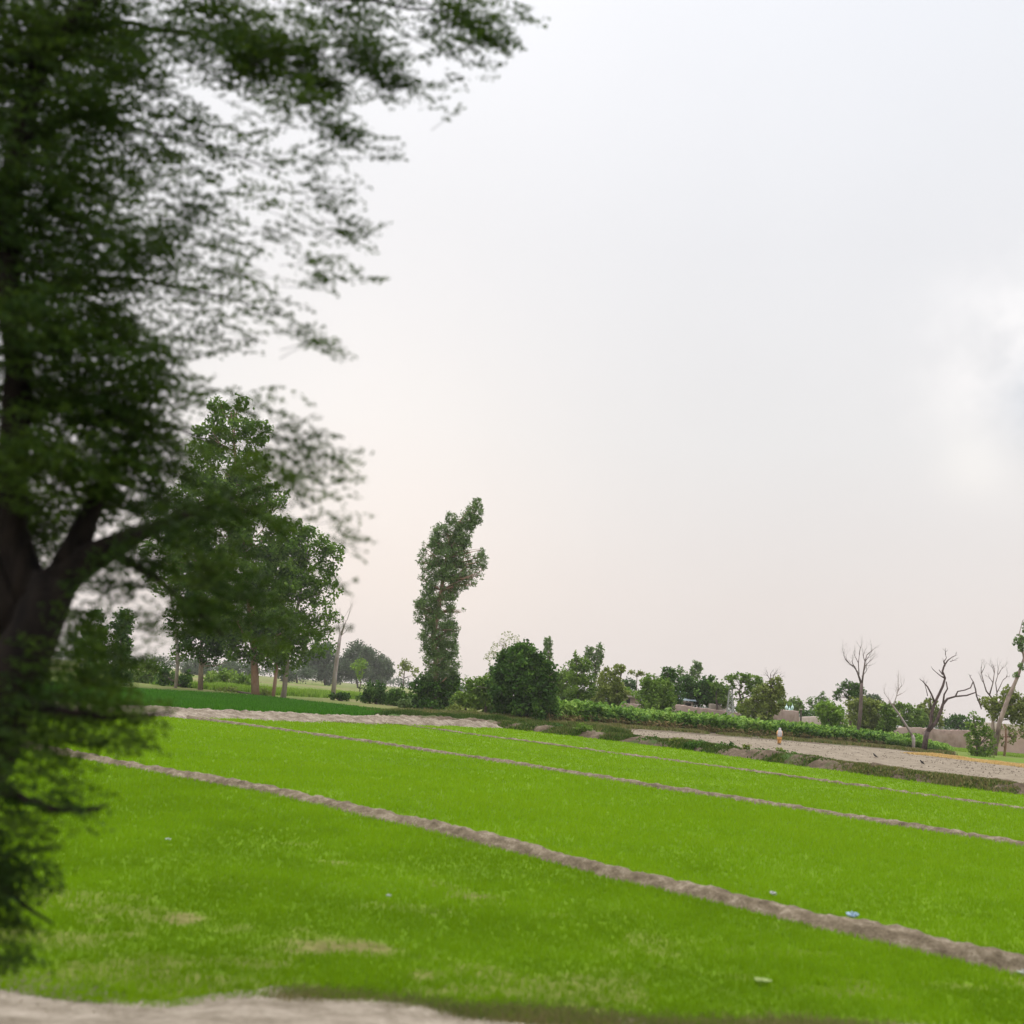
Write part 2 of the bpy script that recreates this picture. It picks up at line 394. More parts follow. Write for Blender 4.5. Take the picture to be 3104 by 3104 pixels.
# bare dirt field beyond the grassy bank and brown margin
flatmesh2 = lambda name, A, B, n, mm, z, mat: tag(link(name, grid_mesh(name, strip(np.array(A), np.array(B), n, mm)+[0, 0, z]), mat), kind='structure')
flatmesh2('dirt_field', [gp(1560, 2190), gp(1750, 2222)]+[p for p in eg[2:]], [gp(1655, 2193), gp(1935, 2206), gp(2304, 2234), gp(2687, 2265), gp(3104, 2318), [130, 40, 0]], 420, 130, .02, M_dirt)
flatmesh2('field_margin', [gp(1655, 2200), gp(1935, 2214), gp(2304, 2242), gp(2687, 2272), gp(2897, 2296)], [gp(1655, 2180), gp(1935, 2196), gp(2304, 2222), gp(2687, 2252), gp(2897, 2280)], 80, 8, .035, M_brown)

for o_ in list(C.objects):
    if o_.name.startswith('dirt_field') or o_.name.startswith('field_margin'):
        me_ = o_.data; n_ = len(me_.vertices); a_ = np.zeros(n_*3, np.float32); me_.vertices.foreach_get('co', a_); a_ = a_.reshape(-1, 3)
        a_[:, 2] += (fbm(a_[:, 0]*.45, a_[:, 1]*.45, 5)-.5)*.10+.02; me_.vertices.foreach_set('co', a_.reshape(-1)); me_.update()
# roadside verge rising to the road
def vz(X, Y): return 1.15*(1-sstep(3.2, 9.3, Y))**1.0*1.0
P = strip(np.array([[-60, 3.4, 0], [60, 3.4, 0]]), np.array([[-60, 10.2, 0], [-30, 10.2, 0], [-6, 9.35, 0], gp(0, 2962), gp(500, 3030), gp(830, 2985), gp(1150, 3015), gp(1552, 3060), gp(3104, 3110), [14, 9.6, 0], [60, 10, 0]]), 900, 60)
t = np.linspace(0, 1, 60)[None]
P[..., 2] = 1.05*(1-sstep(0, 1, t))+ (fbm(P[..., 0]*1.2, P[..., 1]*1.2, 4)-.5)*.10*np.minimum(1, t*6) + .05*np.sin(np.pi*t) 
P[:, -1, 2] = -.01
tag(link('road_verge', grid_mesh('road_verge', P), M_verge), kind='structure')
M_asph = solid('asphalt', (.035,.034,.033), (.065,.062,.06), 8, .9, .2)
flatmesh2('road', [[-60, -4.5, 0], [60, -4.5, 0]], [[-60, 3.4, 0], [60, 3.4, 0]], 30, 6, 1.06, M_asph)
flatmesh2('road_verge', [[-60, -12, -1.07], [60, -12, -1.07]], [[-60, -4.5, 0], [60, -4.5, 0]], 30, 6, 1.05, M_verge)

# ------------------------------------------------------------------ blades
def inside(P, poly):
    x, y = P[:, 0], P[:, 1]; r = np.zeros(len(x), bool); n = len(poly)
    for i in range(n):
        x1, y1 = poly[i][:2]; x2, y2 = poly[(i+1) % n][:2]
        c = ((y1 > y) != (y2 > y)) & (x < (x2-x1)*(y-y1)/((y2-y1) if y2 != y1 else 1e-9)+x1); r ^= c
    return r
def scatter_view(n, d0, d1, tmin=-.85, tmax=.95):
    D = np.exp(rng.uniform(math.log(d0), math.log(d1), n)); return np.stack([D*rng.uniform(tmin, tmax, n), D], -1)
def blades(P, h, wd, z0=0.0, lean=.35, tint=.5, tv=.18, nb=1):
    n = len(P); P = np.repeat(P, nb, 0); h = np.repeat(np.broadcast_to(h, (n,)), nb); wd = np.repeat(np.broadcast_to(wd, (n,)), nb)
    tt = np.repeat(np.broadcast_to(tint, (n,)), nb)+rng.normal(0, tv, n*nb)
    z0 = np.repeat(np.broadcast_to(z0, (n,)), nb)
    n = n*nb; a = rng.uniform(0, 2*np.pi, n); h = h*rng.uniform(.6, 1.2, n); l = rng.uniform(0, lean, n)*h; b = rng.uniform(0, 2*np.pi, n)
    px = P[:, 0]+rng.normal(0, 1, n)*wd; py = P[:, 1]+rng.normal(0, 1, n)*wd
    V = np.zeros((n, 3, 3), np.float32)
    V[:, 0] = np.stack([px-np.cos(a)*wd/2, py-np.sin(a)*wd/2, z0], -1)
    V[:, 1] = np.stack([px+np.cos(a)*wd/2, py+np.sin(a)*wd/2, z0], -1)
    V[:, 2] = np.stack([px+np.cos(b)*l, py+np.sin(b)*l, z0+h], -1)
    return V, np.clip(tt, 0, 1)
def rice(poly, n, d0, d1, label, h=.10, tint0=.5):
    S = scatter_view(n, d0, d1); S = S[inside(S, poly)]
    bb = bare(S[:, 0], S[:, 1]); S = S[rng.random(len(S)) > bb*.93]
    D = S[:, 1]; dn = fbm(S[:, 0]*.55, S[:, 1]*.55, 4)
    fine = fbm(S[:, 0]*2.2, S[:, 1]*2.2, 3)
    V, T = blades(S, h*(.65+.7*dn)*np.interp(D, [9, 22], [.75, 1]), .0011*D+.002, .0, .8, tint0+(dn-.5)*1.2*np.interp(D, [9, 25], [1.5, .6])+(fine-.5)*np.interp(D, [9, 25], [.5, .2]), .05, 2)
    tag(link('rice_seedlings', polys_mesh('rice_seedlings', V, 3, {'tint': T}), M_rice), label, 'rice', kind='stuff')
def off(P, d):  # shift ridge line sideways (towards +normal)
    P = np.asarray(P, float); T = np.gradient(P[:, :2], axis=0); T /= np.linalg.norm(T, axis=1)[:, None]
    return np.c_[P[:, 0]-T[:, 1]*d, P[:, 1]+T[:, 0]*d]
rice(np.vstack([edge_near[:, :2]-[0, .22], off(b1, -.27)[::-1]]), 420000, 8.2, 45, 'darker patchy green seedlings in the plot nearest the road', .10, .26)
rice(np.vstack([off(b1, .29), off(b2x, -.20)[::-1]]), 330000, 13, 62, 'even bright green seedlings between the two wider earth ridges', .11, .60)
rice(np.vstack([off(b2, .20), off(b3x, -.18)[::-1]]), 190000, 26, 76, 'bright green seedlings between the second ridge and the thinnest ridge', .11, .62)
rice(np.vstack([off(b3, .18), off(np.vstack([[-2, 81.5, 0], [2, 82.5, 0], eg]), -.9)[::-1]]), 115000, 35, 84, 'bright green seedlings below the grassy bank', .11, .62)
# taller crop in the dark green field
S = scatter_view(150000, 45, 140, -.7, 0); S = S[inside(S, np.vstack([dk[:, 0, :2], dk[::-1, -1, :2]]))]
V, T = blades(S, .32, .0012*S[:, 1], 0, .5, .45, .15, 2)
tag(link('crop_grass', polys_mesh('crop_grass', V, 3, {'tint': T}), M_grassg), 'deep green knee-high crop behind the pale earth bank on the left', 'crop', kind='stuff')
# grass on the banks
def ridge_grass(P, half, n, h, label, zt, tint, mat, name='bank_grass', lowf=.45, wk=.0016, dens=.45):
    S = resample(P, .2); T = np.gradient(S[:, :2], axis=0); T /= np.linalg.norm(T, axis=1)[:, None]
    i = rng.integers(0, len(S), n); o = rng.uniform(-1, 1, n)
    Q = np.stack([S[i, 0]-T[i, 1]*o*half+rng.normal(0, .15, n), S[i, 1]+T[i, 0]*o*half+rng.normal(0, .15, n)], -1)
    cl = fbm(Q[:, 0]*.6+5, Q[:, 1]*.6, 3); k = cl > dens; Q = Q[k]; o = o[k]; cl = cl[k]
    z = zt*np.clip(1.25-abs(o)*1.25, 0, 1)
    V, T_ = blades(Q, h*(.5+1.3*(cl-.3)), wk*Q[:, 1], z-.03, .8, tint+(cl-.5)*.6, .2, 3)
    tag(link(name, polys_mesh(name, V, 3, {'tint': T_}), mat), label, 'grass', kind='stuff')
_ed = resample(np.c_[off(eg, -.20), eg[:, 2]], .5); _h = np.argmin(np.abs(_ed[:, 0]-19))
ridge_grass(_ed[:_h], .95, 24000, .20, 'rough olive grass on the left half of the bank above the rice plots', .47, .40, M_grass, dens=.43)
ridge_grass(_ed[_h-2:], .95, 26000, .15, 'thin browned grass on the right half of the bank above the rice plots', .47, .62, M_grass, dens=.50)
def clods(poly_a, poly_b, n, size, mat, name, label):
    G = strip(np.array(poly_a), np.array(poly_b), 200, 60); a = rng.integers(0, 199, n); b = rng.integers(0, 59, n); P = G[a, b]+rng.normal(0, .3, (n, 3))*[1, 1, 0]
    k = fbm(P[:, 0]*.35, P[:, 1]*.35, 3) > .44; P = P[k]; n = len(P); sz = size*rng.uniform(.3, 1.3, n)**1.5
    top = P+np.stack([0*sz, 0*sz, sz*.8+.05], -1); an = rng.uniform(0, 6.28, n); c = [P+np.stack([np.cos(an+q)*sz, np.sin(an+q)*sz, 0*sz], -1) for q in (0, 1.57, 3.14, 4.71)]
    V = np.concatenate([np.stack([c[i], c[(i+1) % 4], top], 1) for i in range(4)])
    tag(link(name, polys_mesh(name, V, 3), mat), label, 'soil', kind='stuff')
clods([gp(1850, 2238), gp(2300, 2275), gp(2700, 2318), gp(3104, 2372), gp(3300, 2400)], [gp(1900, 2214), gp(2304, 2240), gp(2687, 2270), gp(3104, 2326), gp(3300, 2352)], 2600, .085, M_bank, 'soil_clods', 'brown soil clods strewn over the bare dirt field')
gb = np.array([gp(1195, 2180), gp(1300, 2186), gp(1420, 2192), gp(1540, 2200)])
ridge_grass(gb, 3.5, 22000, .55, 'dark green weedy hedge along the far edge of the rice', .25, .18, M_grass, dens=.2)
ridge_grass(np.array([gp(1210, 2168), gp(1400, 2174), gp(1600, 2186)]), 3.5, 9000, .55, 'straw-tinted grass at the foot of the round bush', .1, .62, M_grass, dens=.35)
ridge_grass(np.array([gp(1560, 2196), gp(1760, 2215), gp(1860, 2226)]), 2.2, 9000, .6, 'grey green weeds beside the start of the dirt field', .1, .45, M_grass, dens=.42)
ridge_grass(np.array([gp(1640, 2196), gp(1935, 2209), gp(2304, 2237), gp(2687, 2268), gp(2850, 2286)]), 2.0, 14000, .45, 'dry grass strip at the foot of the maize', .05, .72, M_grass, dens=.47)
ridge_grass(np.array([[-3.4, 9.9, 0], [-2.6, 9.3, 0], [-1.9, 9.8, 0], [-1.0, 9.55, 0]]), .35, 5000, .10, 'low grass fringe where the near plot meets the pale verge', .03, .5, M_grass, wk=.0009, dens=.40)
ridge_grass(np.array([gp(880, 3026), gp(1100, 3050), gp(1500, 3082), gp(1900, 3108), gp(2600, 3150), gp(3104, 3200)]), .15, 22000, .085, 'grey green roadside grass at the bottom edge', .05, .85, M_grass, wk=.0008, dens=.18)
ridge_grass(np.array([gp(2890, 2276), gp(3000, 2280), gp(3200, 2296)]), 9, 9000, .25, 'bright green grass patch before the pink wall', 0, .8, L['bright'], 'green_grass', dens=.3)
ridge_grass(np.array([gp(560, 2088), gp(900, 2107), gp(1180, 2125)])+[0, 8, 0], 9, 26000, .9, 'light green grass growing behind the row of tall trees', 0, .65, L['bright'], 'meadow_grass', dens=.25)
# yellow straw
ys = np.array([gp(2800, 2288), gp(2900, 2299), gp(3000, 2312), gp(3104, 2324), gp(3250, 2342)])
ridge_grass(ys, 2.6, 26000, .22, 'band of yellow straw spread along the edge of the dirt field', .05, .55, M_straw, 'straw', dens=.1)

ridge_grass(b1, .42, 26000, .055, 'short weeds and stubble fringing the nearest earth ridge', .03, .45, M_grass, 'ridge_weeds', dens=.5, wk=.0009)
ridge_grass(b2, .32, 14000, .06, 'short weeds fringing the middle earth ridge', .02, .55, M_grass, 'ridge_weeds', dens=.5, wk=.0009)
ridge_grass(b3, .30, 12000, .09, 'dry stubble growing along the thinnest earth ridge', .03, .7, M_grass, 'ridge_weeds', dens=.42, wk=.001)
ridge_grass(lb[:4], 2.6, 9000, .12, 'sparse dry weeds on the pale earth bank', .2, .8, M_grass, 'ridge_weeds', dens=.55, wk=.001)
ridge_grass(np.array([[-4.4, 8.9, 0], [-2.5, 8.5, 0], [-1.2, 8.9, 0], [1.5, 9.0, 0]]), .55, 2600, .035, 'bits of straw and stubble lying on the pale verge', .14, .5, M_dry0, 'straw', dens=.5, wk=.0006)
# ------------------------------------------------------------------ maize
mf = np.array([gp(1600, 2188), gp(1655, 2192), gp(1935, 2206), gp(2304, 2234), gp(2500, 2249), gp(2687, 2260), gp(2790, 2268)])
def maize(n, depth0, depth1, hs, label, name, mat, line, tint=.5, step=4, nleaf=8, taper=None):
    S = resample(line, .2); i = rng.integers(0, len(S), n); dd = depth0+(depth1-depth0)*rng.random(n)**1.6
    X = S[i, 0]+dd*S[i, 0]/S[i, 1]; Y = S[i, 1]+dd
    u = i/len(S); hh = hs*(.85+.3*fbm(X*.12, Y*.12, 3))*(1-.0*u)
    if taper is not None: hh = hh*np.interp(u, *taper)
    Vs = []; Ts = []
    hh = hh*rng.uniform(.74, 1.18, n)*(.8+.4*vnoise(X*.7, Y*.7))
    tb = tint+rng.normal(0, .12, n)+(vnoise(X*.25, Y*.25)-.5)*.5
    for k in range(nleaf):
        z0 = hh*(.10+.78*(k+rng.random(n)*.8)/nleaf); a = rng.uniform(0, 2*np.pi, n); ln = rng.uniform(.5, 1.0, n)*hh*.40
        wd = rng.uniform(.10, .20, n)*hs/2*1.3
        dx, dy = np.cos(a), np.sin(a); pts = []
        up_ = rng.uniform(.2, 1.1, n)
        for s_, zz in ((0, 0), (.35, .5), (.75, .62), (1.05, .25)):
            pts.append(np.stack([X+dx*ln*s_, Y+dy*ln*s_, z0+ln*zz*up_], -1))
        for j, (w0, w1) in enumerate(((.5, 1), (1, .8), (.8, .05))):
            sx, sy = -dy*wd/2, dx*wd/2; o = np.stack([sx, sy, .5*wd*np.cos(a*3)], -1)
            V = np.stack([pts[j]-o*w0, pts[j]+o*w0, pts[j+1]+o*w1, pts[j+1]-o*w1], 1)
            Vs.append(V)
            Ts.append(np.clip(tb+rng.normal(0, .24, n)+.04*(k-3), 0, 1))
    st = np.stack([np.stack([X-.02, Y, 0*X], -1), np.stack([X+.02, Y, 0*X], -1), np.stack([X+.015, Y, hh*.9], -1), np.stack([X-.015, Y, hh*.9], -1)], 1)
    Vs.append(st); Ts.append(np.clip(tb, 0, 1))
    tag(link(name, polys_mesh(name, np.concatenate(Vs), 4, {'tint': np.concatenate(Ts)}), mat), label, 'crop', kind='stuff')
maize(8000, 0, 40, 2.15, 'tall green maize crop standing in a long strip behind the dirt field', 'maize_crop', M_maize, mf, .45, taper=([0, .3, .6, 1], [.98, .88, .80, .66]))
M_dry = leafmat('dry_maize_leaf', (.12,.11,.035), (.25,.20,.08), (.42,.32,.13), .2)
maize(1500, -.6, 1.6, 1.0, 'yellowing dry lower maize leaves along the front edge of the crop', 'dry_maize_leaves', M_dry, mf, .45, nleaf=6, taper=([0, 1], [1, .6]))
maize(3500, 0, 22, 1.15, 'lower blue green fodder crop at the right end of the maize', 'fodder_crop', M_maize, np.array([gp(2690, 2261), gp(2790, 2269), gp(2890, 2282)]), .5, taper=([0, .5, .85, 1], [1, .8, .6, .25]))

# ------------------------------------------------------------------ trees
def unit(v): return v/(np.linalg.norm(v, axis=-1, keepdims=True)+1e-9)
def leaves(c, size, aspect=.5, droop=0.0, up=.5, wind=None):
    n = len(c)
    nn = unit(rng.normal(0, 1, (n, 3))+[0, 0, up])
    ax = unit(np.cross(nn, rng.normal(0, 1, (n, 3))))
    if droop: ax = unit(ax+np.array([0, 0, -droop]))
    if wind is not None: ax = unit(ax+wind)
    wv = unit(np.cross(ax, nn))
    s = size*rng.uniform(.6, 1.35, n)[:, None]
    return np.stack([c-ax*s*.5, c+wv*s*aspect*.5, c+ax*s*.5, c-wv*s*aspect*.5], 1)
def crown_pts(blobs, D, lp, cover, hollow=.45, clump=1.0, stray=.16):
    C_, T_ = [], []
    for b in blobs:
        cx, cy, rx, ry = b[:4]; dens = b[4] if len(b) > 4 else 1.0; dz = b[5] if len(b) > 5 else 0.0
        k = (D+dz)/F; c = at(cx, cy, D+dz); rad = np.array([rx*k, rx*k*.85, ry*k])
        area = math.pi*rx*ry; n = int(2.9*cover*dens*area/(lp*lp*.5))
        cr = np.clip(.17*(rx+ry)/2*2, 6, 24)*clump; nc = max(6, int(2.2*area/(cr*cr)*min(1, dens+.25)))
        d = unit(rng.normal(0, 1, (nc, 3))); rr = rng.uniform(hollow, 1.0, nc)**.6*np.where(rng.random(nc) < stray, rng.uniform(1.05, 1.35, nc), 1)
        cc = c+d*rr[:, None]*rad; ct = rng.normal(.5, .17, nc)
        i = rng.integers(0, nc, n)
        pts = cc[i]+rng.normal(0, 1, (n, 3))*cr*k*.42
        C_.append(pts); T_.append(np.clip(ct[i]+rng.normal(0, .10, n), 0, 1))
    return np.concatenate(C_), np.concatenate(T_)
GR = 'trees and bushes around the fields'
def tree(label, base, blobs, leaf='mid', lp=7, cover=2.2, trunk=None, bark=None, name='tree', cat='tree', D=None, droop=0, up=.5, aspect=.62, limbs=True, hollow=.45,
         group=None, clump=1.0, wind=None, tr=5, extra=None, stray=.16):
    """base: px of the foot; D: distance when the foot is hidden"""
    if D is None: g = gp(*base); D = g[1]
    else:
        g = at(base[0], base[1] or 2150, D); g[2] = 0
    root = empty(name, g); tag(root, label, cat, group or GR)
    if blobs:
        c, t_ = crown_pts(blobs, D, lp, cover, hollow, clump, stray)
        keep = c[:, 2] > .02; c = c[keep]; t_ = t_[keep]
        V = leaves(c-g, lp*D/F*1.3, aspect, droop, up, wind)
        link('crown' if cat == 'tree' else 'foliage', polys_mesh('crown', V, 4, {'tint': t_}), L[leaf], root)
    mb = MB(); k = D/F
    if trunk is None and blobs:
        xs = sorted(blobs, key=lambda b: b[1])[0]; trunk = [(base[0], None, tr), (xs[0], xs[1], tr*.35)]
    tp = []
    for q in trunk or []:
        dz = q[3] if len(q) > 3 else 0
        tp.append((g.copy()+[0, 0, -.15] if q[1] is None else at(q[0], q[1], D+dz), q[2]*k))
    if len(tp) == 2:
        a, b_ = tp[0][0], tp[1][0]; mid = (a+b_)/2+np.array([random.uniform(-.04, .04)*(b_-a)[2], 0, 0]); tp.insert(1, (mid, (tp[0][1]+tp[1][1])/2))
    if tp: mb.ring_tube([p-g for p, _ in tp], [r_ for _, r_ in tp], 8, .15)
    if limbs and blobs and tp:
        for b in blobs:
            c = at(b[0], b[1], D+(b[5] if len(b) > 5 else 0)); best = None
            for (p0, r0), (p1, r1) in zip(tp[:-1], tp[1:]):
                for q in (.2, .5, .8):
                    p = p0*(1-q)+p1*q
                    if p[2] < c[2]:
                        sc_ = np.linalg.norm(c-p)+.4*abs(c[2]-p[2]-.6*np.linalg.norm((c-p)[:2]))
                        if best is None or sc_ < best[0]: best = (sc_, p, (r0*(1-q)+r1*q))
            if best is None: continue
            p, r_ = best[1], best[2]; ln = np.linalg.norm(c-p)
            for _ in range(3):
                e = c+rng.normal(0, .5, 3)*np.array([b[2], b[2], b[3]])*k
                m_ = (p+e)/2+rng.normal(0, .07, 3)*ln
                mb.ring_tube([p-g, m_-g, e-g], [r_*.45, r_*.28, r_*.08], 5, .1)
    if extra: extra(mb, g, k, D)
    if mb.v: mb.build('trunk', bark or M_bark_grey, root, smooth=True)
    return root, g, D

RW = 'row of tall trees behind the pale bank'
W = np.array([.8, 0, -.15])
# --- left row
tree('tallest tree of the left row, thick orange-brown trunk and a knobbly top', (775,2109),
     [(700,1290,62,55,.8), (625,1330,40,60,.7), (660,1235,38,28,.7), (733,1222,22,28,.7), (775,1310,45,45,.7), (650,1420,80,75), (760,1420,60,60,.9), (600,1500,80,60,.8), (720,1520,100,80), (830,1500,50,40,.6), (640,1620,120,80), (790,1630,110,85),
      (700,1740,130,80), (830,1760,90,70), (720,1860,120,85), (830,1900,90,80), (770,1960,90,45), (560,1700,60,60,.6)],
     'row', 8, 2.3, [(775,None,13), (770,1980,10), (755,1800,9), (735,1600,7), (715,1400,5), (700,1250,2)], M_bark_red, group=RW)
tree('light broad-leaved tree at the right end of the tall row with open branching crown', (860,2116),
     [(890,1620,45,35,.8), (940,1650,60,50,.8), (1000,1690,42,45,.6), (960,1740,60,45,.7), (1010,1790,35,25,.35), (900,1780,70,60,.8), (970,1850,55,35,.55), (1020,1870,25,14,.25), (900,1900,65,50,.7), (955,1950,60,40,.6), (880,1990,55,45,.7), (980,1905,40,25,.4), (870,1700,55,60,.9)],
     'row', 8, 1.9, [(864,None,8), (872,1980,7), (900,1850,5), (925,1720,4), (935,1630,2)], M_bark_pale, group=RW, D=128)
tree('thin-stemmed dusty tree between the two thickest trunks of the left row', (828,2112), [(830,1990,45,40,.7), (835,1930,45,50,.7), (820,1850,40,50,.6)], 'row', 8, 1.6,
     [(828,None,6), (838,2030,5), (835,1900,2)], M_bark_red, group=RW, D=126)
tree('dark crowned tree with pale red-footed trunk in the left row', (608,2091),
     [(610,1800,80,60), (640,1880,85,70), (570,1880,60,60,.8), (620,1950,80,40,.8), (640,1990,60,25,.4)], 'deep', 8, 2.4,
     [(606,None,8), (610,2000,6), (612,1900,4)], M_bark_mix, group=RW)
tree('slim tree with a long bare pale stem in the left row', (532,2088),
     [(520,1560,70,60,.7), (470,1640,60,50,.6), (560,1660,70,60,.6), (500,1750,60,60,.6), (560,1800,40,50,.5), (540,1980,30,30,.5)], 'row', 8, 1.7,
     [(530,None,5), (540,2000,5), (530,1880,4), (505,1720,3), (520,1560,1.5)], M_bark_pale, group=RW, D=134)
tree('dark column-shaped tree, the right one of the pair seen beside the big black trunk', (368,2085), [(372,1890,32,50), (366,1960,36,60), (368,2040,38,50)], 'deep', 8, 2.6, D=120, hollow=.2, limbs=False)
tree('looser dark column-shaped tree, the left one of the pair beside the big black trunk', (280,2080), [(290,1900,36,50,.7), (275,1970,45,55,.8), (300,2040,55,45,.9)], 'deep', 8, 2.2, D=118, limbs=False)
tree('dark bush at the left end of the hedge behind the tree row', (450,2085), [(450,2045,48,42), (400,2062,30,28)], 'mid', 7, 2.2, name='bush', cat='bush', D=150, limbs=False, hollow=.1)
tree('round dark bush between the slim pale stem and the red-footed trunk', (565,2093), [(560,2062,22,30), (500,2050,30,36,.8)], 'deep', 7, 2.3, name='bush', cat='bush', D=140, limbs=False, hollow=.1)
tree('low shrubby mass seen between the trunks of the left row', (700,2098), [(680,2060,55,32,.8), (640,2070,30,26,.8), (740,2070,40,28,.8)], 'mid', 7, 2, name='bush', cat='bush', D=160, limbs=False, hollow=.1)
tree('reddish dry brush heaped at the foot of the tall left trees', (810,2112), [(805,2100,22,13), (690,2092,40,9,.7)], 'olive', 6, 1.6, name='bush', cat='bush', D=133, limbs=False, hollow=.1)
# far trees
FT = 'hazy far trees left of the slender tall tree'
for lab, bx, bl in [('hazy far tree half hidden behind the white bare trunk', 985, [(985,1985,45,38), (950,2010,40,35), (1000,2035,50,35)]),
                    ('hazy far tree with the highest rounded crown of the distant clump', 1085, [(1080,1985,40,38), (1110,1995,45,35), (1060,2020,45,38), (1110,2035,60,30)]),
                    ('hazy far tree at the right end of the distant clump', 1155, [(1155,2015,35,28), (1175,2030,22,25), (1150,2045,40,24)])]:
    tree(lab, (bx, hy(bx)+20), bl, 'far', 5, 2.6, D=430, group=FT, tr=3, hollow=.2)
for lab, bx, rx, ty in [('low hazy tree behind the trunks of the left row', 900, 55, 2020), ('dim hazy tree glimpsed left of the thick orange trunk', 720, 60, 2010), ('small dim tree far behind the hedge', 600, 45, 2005)]:
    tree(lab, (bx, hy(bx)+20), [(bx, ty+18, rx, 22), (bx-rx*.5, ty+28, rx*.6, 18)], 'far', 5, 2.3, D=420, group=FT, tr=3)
# distant wood line round the horizon
V = []; Tt = []
for a in np.arange(-62, 62, .55):
    D_ = 900+60*math.sin(a*.7)+rng.uniform(-40, 40); hgt = rng.uniform(6, 13); n = 130
    c = np.array([D_*math.tan(R(a)), D_, hgt*.5]); p = c+unit(rng.normal(0, 1, (n, 3)))*rng.uniform(.2, 1, n)[:, None]*[9, 5, hgt*.55]
    p = p[p[:, 2] > .2]; p = p[np.abs(p[:, 0]) < 1150]
    if len(p): V.append(leaves(p, 2.2, .7)); Tt.append(rng.uniform(.2, .8, len(p)))
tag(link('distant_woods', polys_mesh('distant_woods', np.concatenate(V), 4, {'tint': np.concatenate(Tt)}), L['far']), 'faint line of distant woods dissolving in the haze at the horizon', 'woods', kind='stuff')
tree('small yellow-green sapling standing before the hazy far clump', (1092,2078), [(1085,2020,24,14,.6), (1098,2010,14,12,.6), (1090,2040,12,18,.5)], 'bright', 5, 1.8, D=230, tr=2)
tree('small tree with flat tiered crown left of the slender tall tree', (1222,2083), [(1232,2010,16,12,.6), (1225,2022,20,12,.7), (1250,2030,22,8,.55), (1217,2045,9,8,.4), (1262,2040,16,12,.3)], 'olive', 5, 1.7, [(1222,None,1.8), (1226,2040,1.4), (1228,2005,.8)], D=240)

# twiggy things
def grow(mb, p, d, ln, r_, dep, spread=.55, upb=.15, nmin=2, nmax=3, segs=3, shrink=.72):
    pts = [p]; rr = [r_]
    for i in range(segs):
        d = d+rng.normal(0, .12, 3); d[2] += upb*.15; d = d/np.linalg.norm(d); p = p+d*ln/segs; pts.append(p); rr.append(r_*(1-.35*(i+1)/segs))
    mb.ring_tube(pts, rr, 5 if dep < 2 else 6, .1, cap=False)
    if dep <= 0: return
    for _ in range(random.randint(nmin, nmax)):
        e = unit(d+rng.normal(0, spread, 3)*[1, .8, .8]+[0, 0, upb]); q = random.choice([1, 1, .66]); s = pts[-1] if q == 1 else pts[-2]
        grow(mb, s, e, ln*shrink*random.uniform(.75, 1.2), rr[-1]*.62, dep-1, spread, upb, nmin, nmax, segs, shrink)
def bare_tree(label, base, D, stems, bark, dep=4, name='dead_tree', ln=30, spread=.5, upb=.25, tips=None, group=None, twig_r=.8, crown=None):
    """stems: list of polylines [(px,py,r),...]; tips: px points where twigs grow"""
    g = at(base[0], base[1], D); g[2] = 0
    if base[1] and D is None: g = gp(*base)
    root = empty(name, g); tag(root, label, 'tree', group or 'leafless trees beside the dirt field'); mb = MB(); k = D/F
    for st in stems:
        pts = [(g+[0, 0, -.1]) if q[1] is None else at(q[0], q[1], D+(q[3] if len(q) > 3 else 0)) for q in st]
        mb.ring_tube([p-g for p in pts], [q[2]*k for q in st], 7, .2)
    if tips:
        tw = mb
        for (px, py, dx, dy, l_, dp) in tips:
            p = at(px, py, D); d = unit(_r*dx-_u*dy+_f*rng.normal(0, .35)*math.hypot(dx, dy)); grow(tw, p-g, d, l_*k, twig_r*k, dp, spread, upb)
    mb.build('trunk', bark, root, smooth=True)
    if crown:
        c, t_ = crown_pts(crown[0], D, crown[2], crown[3], .3); V = leaves(c-g, crown[2]*k*1.1)
        link('crown', polys_mesh('crown', V, 4, {'tint': t_}), L[crown[1]], root)
    return root

bare_tree('straight whitish bare trunk with a few thin twigs at its lopped top', (1008,2122), 140,
     [[(1008,None,7), (1016,2040,6.5), (1026,1960,6), (1033,1915,4)], [(1033,1925,4), (1042,1900,2.2), (1050,1880,1.2)]], M_bark_pale, ln=20,
     tips=[(1040,1905,.15,-1,34,3), (1052,1880,.3,-1,30,3), (1030,1915,-.2,-1,36,2), (1036,1925,.9,-.6,18,2)], twig_r=1.2)
tree('pale thin sapling trunk standing right of the tall row of trees', (855,2117), [], trunk=[(856,None,6), (862,2080,5.5), (864,2040,4)], bark=M_bark_pale, D=128, name='tree_stump')

